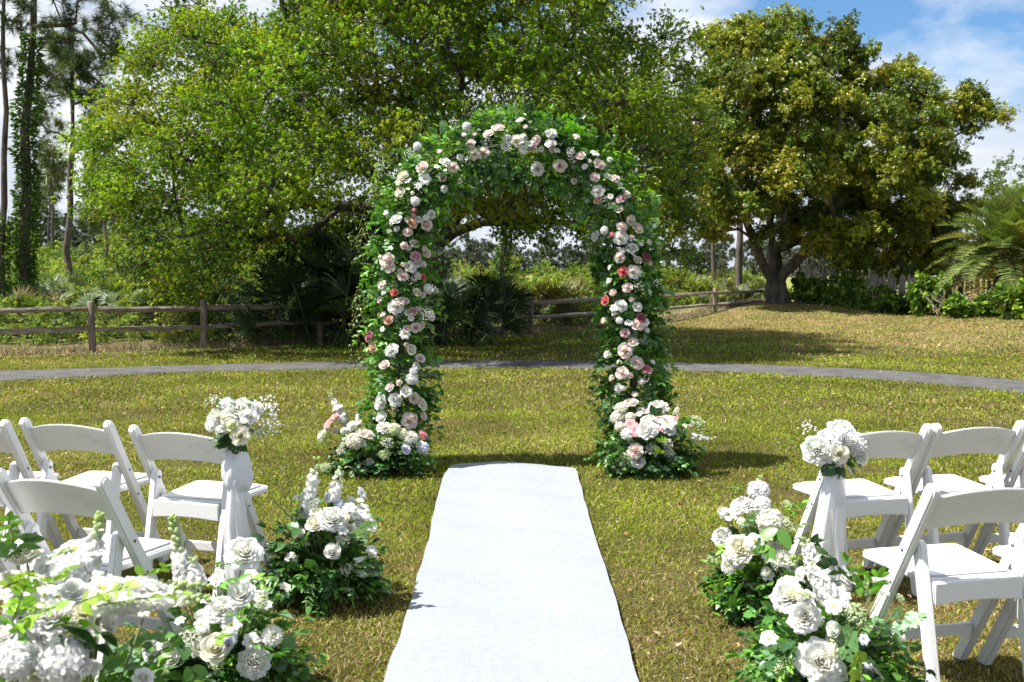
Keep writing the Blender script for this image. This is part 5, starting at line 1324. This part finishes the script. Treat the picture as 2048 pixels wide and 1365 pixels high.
def build_pine(label, px, Y, w_px, lean_px, top_py, lobes, seed, tufts=20, needle=.26, ivy=None, group='pine trees beyond the fence', base_py=None, dense=1.0, name='pine_tree', tcol=1.0):
    """lobes: (px, py, radius px, depth offset) for branches with needles"""
    rng = np.random.default_rng(seed)
    bx = at(px, 600, Y)[0]; g0 = float(gz(bx, Y))
    t = thing(name, label, 'tree', (bx, Y, g0), 0, group); o = np.array([bx, Y, g0])
    top = at(px + lean_px, top_py, Y) - o; r0 = w_px / 2 * Y / F_PX
    k = 9; pts = [np.array([0, 0, -.1]) + (top - np.array([0, 0, -.1])) * s + np.array([rng.normal(0, .05), rng.normal(0, .05), 0]) * (0 < s < 1) for s in np.linspace(0, 1, k)]
    cl, sz = [], []
    for (lx, ly, rp, dy) in lobes:
        c = at(lx, ly, Y + dy) - o; R_ = rp * Y / F_PX
        n = max(2, int(dense * 6 * (R_ / .9) ** 1.6))
        for d in rand_dirs(rng, n, .1):
            cl.append(c + d * R_ * rng.uniform(.2, .95) * np.array([1, 1, .75])); sz.append(rng.uniform(.35, .6) * min(1, R_ / .5 + .4))
    C = np.array(cl); S = np.array(sz)
    P, par, rad, cnt = grow([(pts, -1)], C, rng, .011, .46, .5, r0 * .8, -.05, .1)
    rad[:k] = np.maximum(np.linspace(r0 * 1.06, r0 * .42, k), .02)
    tr = MB(); skeleton_mesh(tr, P, par, rad, cnt, 9)
    cr = MB(); crown(cr, tr, rng, C, S, tufts, NT if Y < 40 else NTF, needle, np.array(PINEC) * tcol, .15, .0, .8)
    tr.build('trunk', M_PBARK, t); cr.build('crown', M_PINE, t, False)
    if ivy:
        iv = MB(); n = ivy[2]
        s = rng.uniform(ivy[0], ivy[1], n); p = np.stack([np.interp(s, np.linspace(0, 1, k), np.array(pts)[:, i]) for i in range(3)], 1)
        lump = .07 + .16 * np.abs(np.sin(s * 31) * np.sin(s * 13 + 1))
        a = rng.uniform(0, 6.28, n); out = np.stack([np.cos(a), np.sin(a), rng.uniform(-.7, .3, n)], 1)
        pos = p + norm(out) * (r0 * .8 + lump * rng.random(n))[:, None] * np.array([1, 1, .6])
        cols = np.array([(0.07, 0.15, 0.025), (0.05, 0.11, 0.02), (0.10, 0.18, 0.03)])[rng.integers(0, 3, n)] * rng.uniform(.7, 1.25, (n, 1))
        iv.scatter(*leaf_small(), frames(out + rng.normal(0, .4, (n, 3)), None, rng, .8), pos, rng.uniform(.09, .17, n), cols)
        iv.build('ivy', M_BRUSH, t, False)
    return t

build_pine('tall pine with an ivy covered trunk and long bare branches, left of the oak', 44, 23.5, 24, 26, -160,
    [(130, 20, 40, 0), (190, 60, 24, -.5), (215, 85, 20, -.4), (240, 25, 20, .3), (225, 40, 14, 0), (120, -40, 60, 0), (30, -70, 60, 0), (180, -30, 40, -.5), (150, 45, 14, 0), (205, 105, 12, 0), (100, 50, 16, -.6), (240, 110, 12, -.2)], 41, 24, .24, (.03, .74, 3600))
build_pine('pine with a dense dark rounded top standing between the ivy covered pine and the oak', 138, 30.0, 15, 6, 60,
    [(120, 110, 45, 0), (160, 140, 40, -.4), (100, 150, 40, .4), (190, 150, 30, 0), (140, 80, 30, 0), (210, 125, 18, 0), (110, 190, 30, .3), (175, 190, 34, 0), (215, 180, 26, .2), (190, 245, 22, .5), (220, 280, 22, 0), (110, 260, 18, 0), (230, 260, 16, -.4), (75, 235, 18, .3)], 42, 40, .27, dense=1.7)
build_pine('dark pine trunk at the very left edge of the photo', 4, 23.0, 15, 6, -60,
    [(0, 10, 40, 0), (30, 50, 16, 0), (14, 120, 20, .2), (-30, 90, 50, 0), (-50, 160, 40, 0), (36, 14, 16, -.4)], 43, 24, .24, (.02, .35, 800))
far_specs = [(104, 46, 7, 0, 300, 'slender pine with two thin upper limbs, close behind the round topped pine'), (96, 55, 5, 4, 320, 'thin leaning pine just left of the round topped pine, in the distance'), (211, 42, 7, -2, 310, 'middle distance pine standing alone between the round topped pine and the low oak branches'),
             (264, 46, 8, 1, 330, 'straight pine trunk half veiled by the left end of the oak branches'), (236, 60, 5, 1, 400, 'small far pine seen under the left oak branches'), (180, 66, 5, 0, 420, 'faint far pine just right of the round topped pine'), (330, 62, 5, 0, 440, 'thin far pine hidden mostly behind low oak twigs'),
             (540, 75, 7, 2, 475, 'hazy far pine seen in the gap below the oak limb, left of the arch'), (70, 60, 6, 0, 400, 'far pine just right of the ivy covered trunk')]
for i, (px, Y, w, ln, tp, lab) in enumerate(far_specs):
    rng_ = np.random.default_rng(60 + i); h = 540 - tp
    lb = [(px + ln + rng_.normal(0, 16), tp + rng_.uniform(0, .45) * h * .8, rng_.uniform(14, 24), rng_.normal(0, .6)) for _ in range(8)]
    build_pine(lab, px, Y, w, ln, tp - 5, lb, 70 + i, 14, .42)
build_pine('thinner of two pine trunks between the oak and the bronze tree', 1427, 38, 11, 0, 330, [(1420, 350, 40, 0), (1450, 330, 30, 0)], 91, 16, .3)
build_pine('thicker pine trunk just left of the dark stems of the bronze tree', 1478, 36, 17, 6, 330, [(1480, 350, 30, 0)], 92, 16, .3)
build_pine('vine wrapped pale trunk seen through the middle of the flower arch', 1005, 33, 17, 2, 380, [(1000, 400, 40, 0), (1040, 390, 30, 0)], 93, 16, .3, (.18, .72, 900))

# ------------------------------------------------------------------ palms
def fan_leaf(rng, n=22, spread=2.5):
    """palmetto fan in the XY plane opening along +X; unit radius"""
    m = MB(); T = np.array([[0, 0, 0], [.45, .040, .012], [1, 0, -.16], [.45, -.040, .012], [.5, 0, -.006]])
    F = [np.array([[0, 4, 2, 1], [0, 3, 2, 4]])]
    a = np.linspace(-spread / 2, spread / 2, n) + rng.normal(0, .025, n)
    d = np.stack([np.cos(a), np.sin(a), .10 * np.abs(a) + rng.normal(0, .05, n)], 1)
    m.scatter(T, F, frames(d, None, rng, .12), d * .03, (1 - .16 * (np.abs(a) / spread * 2) ** 2) * rng.uniform(.9, 1.05, n))
    return np.concatenate(m.v), m.f
FANS = [fan_leaf(np.random.default_rng(s)) for s in (1, 2, 3)]

def build_palmetto(label, x, y, h, width, nf, seed, fan=.55, cols=((0.06, 0.10, 0.04), (0.085, 0.13, 0.055), (0.05, 0.085, 0.035)), group='saw palmettos along the fence'):
    rng = np.random.default_rng(seed); z0 = float(gz(x, y))
    t = thing('saw_palmetto', label, 'shrub', (x, y, z0), 0, group)
    fr, stm = MB(), MB(); cols = np.array(cols)
    for i in range(nf):
        a = rng.uniform(0, 6.28); el = rng.uniform(.25, 1.45)
        d = np.array([math.cos(a) * math.cos(el), math.sin(a) * math.cos(el), math.sin(el)])
        b = np.array([rng.normal(0, width * .22), rng.normal(0, width * .22), .02])
        L_ = np.linalg.norm(d * np.array([width * .5, width * .5, h])) * rng.uniform(.55, .95)
        tip = b + d * L_; tip[2] = max(tip[2], .15)
        s = np.linspace(0, 1, 5)[:, None]
        stm.tube(b + (tip - b) * s + np.array([0, 0, .08]) * np.sin(s * 3.14) * L_, .008, 4, (.9, 1, .8), False)
        out = norm(d * np.array([1, 1, .5]) + rng.normal(0, .25, 3))
        c = cols[rng.integers(0, len(cols))] * rng.uniform(.75, 1.3)
        if rng.random() < .025: c = np.array([.24, .17, .08])
        V, F = FANS[i % 3]
        fr.scatter(V, F, frames(out, norm(np.array([0, 0, 1]) - out * .3 + rng.normal(0, .35, 3))), tip[None], fan * rng.uniform(.8, 1.2), c)
    fr.build('fronds', M_PALM, t, False); stm.build('stems', M_STEM, t)

pal = [  # clump round the oak foot, drawn dark for the shade it stands in
    (560, 20.3, 1.15, 1.6, 26, 'saw palmetto at the left end of the dark clump below the oak'), (640, 20.6, 1.7, 1.8, 40, 'tall dark palmetto left of the arch, below the oak limb'), (720, 20.4, 1.9, 1.9, 44, 'largest dark palmetto, directly behind the left column of the arch'),
    (905, 19.9, 1.35, 1.5, 34, 'dark palmetto just inside the left column of the arch'), (955, 20.2, 1.25, 1.5, 30, 'spiky palmetto right of the oak trunk seen through the arch'), (830, 21.5, 1.7, 1.6, 30, 'palmetto crowding the oak trunk'), (600, 21.6, 2.0, 1.8, 36, 'palmetto behind the tall dark clump below the oak'), (680, 22.0, 2.2, 1.8, 36, 'upright palmetto topping the dark clump below the oak'), (780, 22.0, 2.2, 1.8, 34, 'deepest palmetto of the dark clump below the oak')]
for i, (px, Y, h, w, n, lab) in enumerate(pal): build_palmetto(lab, at(px, 690, Y)[0], Y, h, w, n, 100 + i, .60, ((0.035, 0.065, 0.030), (0.05, 0.085, 0.04), (0.028, 0.05, 0.025)), 'saw palmettos in the shade of the oak')  # fan colours darker than the other palmettos: the oak's shade is put into them
pal2 = [(30, 22.5, .95, 1.5), (120, 22.9, 1.05, 1.5), (205, 23.2, 1.0, 1.5), (270, 22.4, 1.0, 1.4), (335, 22.8, 1.1, 1.6), (400, 23.4, 1.15, 1.5), (455, 22.4, 1.0, 1.4), (500, 23.0, 1.15, 1.5), (160, 25.5, 1.15, 1.6), (300, 26.0, 1.25, 1.6), (70, 26.5, 1.25, 1.6), (420, 26.0, 1.3, 1.6)]
for i, (px, Y, h, w) in enumerate(pal2):
    build_palmetto('green saw palmetto growing in the row behind the left rail fence', at(px, 690, Y)[0], Y, h, w, 24, 130 + i, .46, ((0.098, 0.144, 0.045), (0.131, 0.188, 0.060), (0.079, 0.125, 0.040), (0.197, 0.237, 0.090)), 'green palmettos behind the left fence')
pal3 = [(1010, 25.8, .9, 'palmetto with yellowish fans behind the fence, seen through the arch at left'), (1075, 27, 1.0, 'brightest yellow green palmetto behind the fence post inside the arch'), (1140, 26.6, .9, 'palmetto behind the fence beside the right column of the arch')]
for i, (px, Y, h, lab) in enumerate(pal3): build_palmetto(lab, at(px, 690, Y)[0], Y, h, 1.5, 26, 150 + i, .6, ((0.16, 0.18, 0.045), (0.20, 0.20, 0.05), (0.11, 0.15, 0.05)), 'sunlit palmettos seen through the arch')
pal4 = [(1380, 36, 1.0), (1450, 35, .9), (1505, 36, 1.0)]
for i, (px, Y, h) in enumerate(pal4): build_palmetto('low grey green palmetto in the sunny scrub behind the right rail fence', at(px, 690, Y)[0], Y, h, 1.6, 22, 160 + i, .5, ((0.15, 0.18, 0.09), (0.18, 0.21, 0.10)), 'palmettos behind the right fence')
for i, (px, Y, h, lab) in enumerate([(1800, 36, 2.3, 'pale green fan palm behind the twiggy hedge, left of the date palm'), (1745, 37, 2.0, 'pale fan palm behind the hedge, below the bronze tree')]):
    build_palmetto(lab, at(px, 640, Y)[0], Y, h, 2.6, 34, 170 + i, .8, ((0.17, 0.21, 0.10), (0.22, 0.25, 0.12)), 'pale fan palms behind the hedge')

def build_date_palm():
    rng = np.random.default_rng(12); Y = 27.5
    c = at(2010, 500, Y); x = c[0]; g0 = float(gz(x, Y))
    t = thing('date_palm', 'date palm with arching feathery fronds at the right edge', 'palm tree', (x, Y, g0))
    top = np.array([0, 0, 1.72])
    tr = MB(); zz = np.linspace(-.1, 1.55, 24); tr.tube(np.stack([zz * 0, zz * 0, zz], 1), .22 + .03 * np.sin(zz * 30), 12); tr.build('trunk', M_PBARK, t)
    fr, rc = MB(), MB()
    T = np.array([[0, -.035, 0], [0, .035, 0], [.55, .030, -.01], [.55, -.030, -.01], [1, 0, -.10]]); F = [np.array([[0, 3, 2, 1]]), np.array([[3, 4, 2]])]
    for i in range(74):
        a = i * 2.39996 + rng.normal(0, .15); el = 1.48 - 2.05 * (i / 74) ** 1.05; L_ = rng.uniform(1.75, 2.35)
        d = np.array([math.cos(a) * math.cos(el), math.sin(a) * math.cos(el), math.sin(el)])
        s = np.linspace(0, 1, 14)[:, None]
        P = top + d * L_ * s + np.array([0, 0, -1]) * L_ * (.22 + .12 * math.cos(el)) * s ** 2.6
        P[:, 2] = np.maximum(P[:, 2], .05)
        rc.tube(P, np.linspace(.020, .005, 14), 4, (.30, .27, .10), False)
        n = 46; u = np.linspace(.14, 1, n); Q = np.stack([np.interp(u, s[:, 0], P[:, k]) for k in range(3)], 1)
        tan = norm(np.stack([np.gradient(Q[:, k]) for k in range(3)], 1)); side = norm(np.cross(tan, [0, 0, 1.0])); up = np.cross(side, tan)
        col = np.array([(0.14, 0.20, 0.050), (0.18, 0.235, 0.055), (0.10, 0.155, 0.042), (0.22, 0.22, 0.055)])[rng.integers(0, 4)]
        if i > 62: col = np.array([.26, .19, .05])
        for sg_ in (1, -1):
            dd = norm(tan * .65 + side * sg_ * .85 + up * .35 + rng.normal(0, .08, (n, 3)))
            fr.scatter(T, F, frames(dd, up, rng, .15), Q, (.44 * np.sin(np.pi * (u * .86 + .10)) ** .6 + .06) * rng.uniform(.9, 1.1, n), col * rng.uniform(.85, 1.2, (n, 1)))
    fr.build('fronds', M_PALM, t, False); rc.build('frond_ribs', M_BRUSH, t, False)
build_date_palm()

# ------------------------------------------------------------------ brush, bushes, far wood
BR_T = tuft(np.random.default_rng(6), 6, leaf_small(), 1.1)
def build_undergrowth():
    rng = np.random.default_rng(15); m = MB()
    C, S, K = [], [], []
    def band(n, px0, px1, y0, y1, h0, h1, s0, s1):
        for _ in range(n):
            Y = rng.uniform(y0, y1); px = rng.uniform(px0, px1); x = at(px, 600, Y)[0]
            if Y < fence_y(x) + .5: continue
            h = rng.uniform(h0, h1) * (1 if rng.random() > .15 else 1.35)
            for z in np.arange(.15, h, .42): C.append((x + rng.normal(0, .2), Y + rng.normal(0, .2), z)); S.append(rng.uniform(s0, s1))
    band(150, -300, 600, 19.8, 22.8, .25, .65, .25, .42)
    band(150, -250, 560, 22, 27, .5, 1.05, .35, .6)
    band(150, -300, 620, 28, 42, .8, 1.7, .5, .9)
    band(90, -300, 700, 42, 62, 1.5, 2.8, .8, 1.4)
    band(34, 930, 1240, 25.2, 29, .5, .95, .35, .6)
    band(60, 900, 1330, 32, 52, .8, 1.5, .5, .9)
    band(40, 1300, 1560, 35, 50, .5, 1.2, .5, .8)
    C = np.array(C); S = np.array(S)
    near = C[:, 1] < 34
    cols = [(0.175, 0.263, 0.035), (0.228, 0.299, 0.041), (0.131, 0.209, 0.032), (0.281, 0.307, 0.058), (0.114, 0.181, 0.035)]
    crown(m, None, rng, C[near], S[near], 75, BR_T, .085, cols, .3)
    crown(m, None, rng, C[~near], S[~near], 60, BR_T, .15, cols, .3)
    o = m.build('undergrowth', M_BRUSH, None, False); tag(o, 'dense green scrub growing behind the rail fence', 'undergrowth', None, 'stuff')
    # dry grass and twigs along the fence foot
    n = 26000; u = rng.uniform(0, 1, n); x = FENCE[0, 0] + u * (FENCE[-1, 0] - FENCE[0, 0]); y = fence_y(x) + rng.uniform(-.10, 1.3, n) ** 1.4
    a = rng.uniform(0, 6.28, n); el = rng.uniform(.1, 1.3, n)
    d = np.stack([np.cos(a) * np.cos(el), np.sin(a) * np.cos(el), np.sin(el)], 1)
    cols = np.array([(0.25, 0.195, 0.15), (0.17, 0.125, 0.09), (0.34, 0.28, 0.22), (0.10, 0.095, 0.04), (0.10, 0.13, 0.035)])[rng.integers(0, 5, n)]
    T = np.array([[0, -.5, 0], [0, .5, 0], [.55, -.36, .16], [.55, .36, .16], [1, 0, .05]]); F = [np.array([[0, 2, 3, 1]]), np.array([[2, 4, 3]])]
    m2 = MB(); R = frames(d, None, rng, .3) * np.array([1, .08, 1])
    m2.scatter(T, F, R, np.stack([x, y, gz(x, y)], 1), rng.uniform(.05, .17, n), cols * rng.uniform(.7, 1.2, (n, 1)))
    o = m2.build('dry_grass', M_BRUSH, None, False); tag(o, 'pale dry grass and straw along the foot of the fence', 'dry grass', None, 'stuff')
build_undergrowth()

def build_bush(name, label, px, Y, w, h, seed, cols, leaf, n, tt=None, group=None, flat=.9, mat=None, cat='shrub', stems=8):
    rng = np.random.default_rng(seed); x = at(px, 620, Y)[0]; g0 = float(gz(x, Y))
    t = thing(name, label, cat, (x, Y, g0), 0, group)
    C = []
    while len(C) < n:
        u = rng.uniform(-1, 1, 3)
        if np.linalg.norm(u) > 1: continue
        C.append((u[0] * w / 2, u[1] * min(w, h) * .45, h * .5 + u[2] * h * .5))
    C = np.array(C); S = rng.uniform(.22, .40, n) * (1 if h < 3 else 1.9)
    tr = MB()
    P, par, rad, cnt = grow([([(0, 0, -.05), (0, 0, .12 * h)], -1)], C, rng, .007, .45, .3, .15)
    skeleton_mesh(tr, P, par, rad, cnt, 6)
    cr = MB(); crown(cr, tr, rng, C, S, n and 85, tt or BR_T, leaf, cols, .3, .05, flat)
    cr.v = [np.concatenate([v[:, :2], np.maximum(v[:, 2:], .01)], 1) for v in cr.v]
    cr.build('foliage', mat or M_BRUSH, t, False); tr.build('stems', M_BARK, t)
LIME = [(0.191, 0.247, 0.031), (0.232, 0.273, 0.042), (0.150, 0.208, 0.031)]
build_bush('green_bush', 'rounded light green bush beyond the right rail fence, left of the two trunks', 1372, 33.5, 1.9, 1.25, 201, LIME, .085, 30, None, 'light green bushes beyond the fence')
build_bush('green_bush', 'light green bush beyond the right rail fence between the two trunks', 1448, 39, 1.7, 1.2, 202, LIME, .09, 26, None, 'light green bushes beyond the fence')
build_bush('green_bush', 'yellow green bush filling the gap right of the arch inside the oak shade', 1165, 29, 1.6, 1.3, 203, LIME, .085, 26, None, 'light green bushes beyond the fence')
build_bush('green_tree', 'bright green tree top rising behind the date palm', 2040, 40, 4.4, 5.9, 204, [(0.11, 0.17, 0.02), (0.14, 0.19, 0.025), (0.09, 0.145, 0.02)], .11, 90, None, None, 1, M_OAK, 'tree')
SHADEB = [(0.032, 0.060, 0.018), (0.045, 0.075, 0.022), (0.025, 0.045, 0.016)]  # leaf colours darkened to carry the shade below the oak
build_bush('dark_shrub', 'rounded dark leafy shrub under the oak limb, left of the arch', 640, 22.4, 2.3, 2.3, 206, SHADEB, .10, 60, None, 'dark shrubs at the foot of the oak')
build_bush('dark_shrub', 'taller dark leafy shrub behind the left column of the arch', 755, 22.6, 2.4, 2.6, 207, SHADEB, .10, 66, None, 'dark shrubs at the foot of the oak')
SG_T = tuft(np.random.default_rng(9), 5, (leaf_fine(0.95, .04, .06, .8, 4)), 1.0)
SGC = [(0.109, 0.199, 0.031), (0.168, 0.284, 0.035), (0.238, 0.340, 0.042), (0.090, 0.161, 0.031)]
hed = [(1625, 31.0, 1.4, .70, 'dark round leaved shrub nearest the stems of the bronze tree, in shade'), (1690, 30.2, 1.3, .62, 'shaded round leaved shrub, second from the bronze tree'), (1745, 29.6, 1.2, .50, 'shaded low round leaved shrub in the middle of the hedge'), (1800, 29.0, 1.1, .52, 'half lit round leaved shrub left of the tall bright shrub'),
       (1868, 28.0, 1.35, 1.05, 'tall bright round leaved shrub in front of the grey pickets'), (1930, 26.4, 1.0, .36, 'low spreading round leaved shrub in front of bare twigs'), (1985, 26.0, 1.0, .50, 'bright round leaved shrub under the date palm'), (2045, 25.0, 1.3, .85, 'large round leaved shrub cut by the right edge')]
for i, (px, Y, w, h, lab) in enumerate(hed): build_bush('sea_grape_shrub', lab, px, Y, w, h, 220 + i, SGC, .125, int(26 * w * h) + 6, SG_T, 'round leaved shrubs along the grey pickets', 1, M_FIG)

def build_far_wood():
    rng = np.random.default_rng(19); m = MB(); tr = MB()
    C, S = [], []
    for i in range(560):
        px = rng.uniform(-700, 2750); Y = rng.uniform(170, 330) if px > 700 else rng.uniform(90, 240)
        x = at(px, 600, Y)[0]; h = rng.uniform(5.2, 8.2) * (1 if px > 700 else 1.12) * (1 + .25 * (rng.random() < .12)) * (Y / 250) ** .35
        for k in range(7):
            z = h * rng.uniform(.05, 1) ; C.append((x + rng.normal(0, 1.5), Y + rng.normal(0, 1.5), z)); S.append(rng.uniform(1.0, 1.9))
        tr.tube(np.array([[x, Y, 0], [x + .1, Y, h]]), np.array([.16, .05]), 5, (.10, .09, .085), False)
    crown(m, None, rng, np.array(C), np.array(S), 15, BR_T, .62, [(0.045, 0.062, 0.036), (0.06, 0.075, 0.042), (0.038, 0.052, 0.034)], .2)
    m.v += tr.v; m.c += tr.c; m.f += [f + m.n for f in tr.f]; m.n += tr.n
    o = m.build('far_woods', M_PINE, None, False); tag(o, 'distant dark tree line along the horizon', 'far woods', None, 'stuff')
build_far_wood()

# ------------------------------------------------------------------ fences
def fence_z(x, y): return min(float(gz(x, y)), .10)

def build_rail_fence():
    rng = np.random.default_rng(23)
    x0, y0 = FENCE[3]
    t = thing('rail_fence', 'weathered two rail wooden fence with wire mesh along the back of the lawn', 'fence', (x0, y0, 0))
    o = np.array([x0, y0, 0.0])
    for i, (x, y) in enumerate(FENCE):
        g0 = fence_z(x, y); h = .93 if i < 7 else .86
        zz = np.array([-.15, 0, .2, .5, h - .015, h]); m = MB()
        m.tube(np.stack([x + zz * rng.normal(0, .012), y + zz * rng.normal(0, .012), zz + g0], 1) - o, np.array([.068, .066, .064, .062, .060, .046]), 12)
        m.build('post', M_WOODP, t)
        if i + 1 < len(FENCE):
            xb, yb = FENCE[i + 1]; hb = .93 if i + 1 < 7 else .86; gb = fence_z(xb, yb)
            for f in (.84, .44):
                m = MB(); s = np.linspace(.005, .995, 9)[:, None]
                P = np.array([x, y, g0 + h * f]) * (1 - s) + np.array([xb, yb, gb + hb * f + rng.normal(0, .015)]) * s
                P[:, 2] += rng.normal(0, .006, 9); r = .050 + rng.normal(0, .003, 9); r[0] = r[-1] = .034
                m.tube(P - o, r, 7); V_ = m.v[0]; V_ += np.repeat(rng.normal(0, .006, (7, 3))[None], 9, 0).reshape(-1, 3) + rng.normal(0, .003, V_.shape); m.build('rail', M_WOOD, t, False)
            if i < 8:
                m = MB(); L_ = math.hypot(xb - x, yb - y); nx = int(L_ / .055)
                a = np.array([x, y + .08, g0]); b = np.array([xb, yb + .08, gb])
                for z in np.linspace(.04, .78, 14): m.tube(np.stack([a + [0, 0, z], b + [0, 0, z]]) - o, .0009, 3, cap=False)
                for s in np.linspace(0, 1, nx): q = a * (1 - s) + b * s; m.tube(np.stack([q + [0, 0, .04], q + [0, 0, .78]]) - o, .0009, 3, cap=False)
                m.build('wire_mesh', M_WIRE, t, False)
build_rail_fence()

def build_pickets():
    rng = np.random.default_rng(29)
    A = at(1590, 610, 32.5); B = at(2110, 640, 26.6); A[2] = B[2] = 0
    t = thing('picket_fence', 'weathered grey picket fence mostly hidden by the round leaved hedge', 'fence', (A[0], A[1], 0))
    n = 84
    for i in range(n):
        s = i / (n - 1); p = A * (1 - s) + B * s; g0 = float(gz(p[0], p[1])); h = rng.uniform(1.0, 1.2); w = .040
        m = bmesh.new()
        ang = math.atan2(B[1] - A[1], B[0] - A[0]); tl = rng.normal(0, .03)
        pts = [(-w, -.1), (w, -.1), (w, h - .06), (0, h), (-w, h - .06)]
        va = [m.verts.new((x + tl * z, -.009, z)) for x, z in pts]; vb = [m.verts.new((x + tl * z, .009, z)) for x, z in pts]
        m.faces.new(va); m.faces.new(vb[::-1])
        for k in range(5): m.faces.new((va[k], vb[k], vb[(k + 1) % 5], va[(k + 1) % 5]))
        bmesh.ops.recalc_face_normals(m, faces=m.faces)
        bmesh.ops.transform(m, matrix=Matrix.Translation((p[0] - A[0], p[1] - A[1], g0)) @ Matrix.Rotation(ang, 4, 'Z'), verts=m.verts)
        bm_obj('picket', m, M_PICK, t)
    for z in (.25, .72):
        m = MB(); s = np.linspace(0, 1, 30)[:, None]; P = A * (1 - s) + B * s; P[:, 2] = gz(P[:, 0], P[:, 1]) + z; P[:, 1] += .035
        m.tube(P - np.array([A[0], A[1], 0]), .03, 4); m.build('rail', M_PICK, t)
build_pickets()

def build_twigs():
    """bare pale hedge stems in front of the pickets"""
    rng = np.random.default_rng(31)
    for i, (px, Y, w, lab) in enumerate([(1925, 27.2, 1.3, 'bare pale twiggy hedge stems between the two bright round leaved shrubs'), (2000, 26.6, 1.2, 'bare pale twiggy hedge stems behind the shrub under the date palm'), (1780, 29.6, 1.5, 'bare twiggy hedge stems left of the tall bright shrub')]):
        x = at(px, 620, Y)[0]; g0 = float(gz(x, Y)); t = MB()
        for k in range(46):
            b = np.array([rng.uniform(-w / 2, w / 2), rng.normal(0, .12), -.02]); d = norm(np.array([rng.normal(0, .4), rng.normal(0, .3), 1])); L_ = rng.uniform(.5, .95)
            s = np.linspace(0, 1, 6)[:, None]; P = b + d * L_ * s + rng.normal(0, .025, (6, 3)) * s
            t.tube(P, np.linspace(.013, .005, 6), 5)
            for q in range(2):
                j = rng.integers(2, 5); e = P[j] + norm(d + rng.normal(0, .7, 3)) * rng.uniform(.12, .3); t.tube(np.stack([P[j], (P[j] + e) / 2 + rng.normal(0, .02, 3), e]), np.array([.007, .005, .003]), 4)
        ob = t.build('bare_shrub', solid_mat('pale_twig', (.26, .21, .16), (.48, .41, .33), 9, .9)); ob.location = (x, Y, g0); tag(ob, lab, 'shrub', 'bare twiggy hedge stems')
build_twigs()
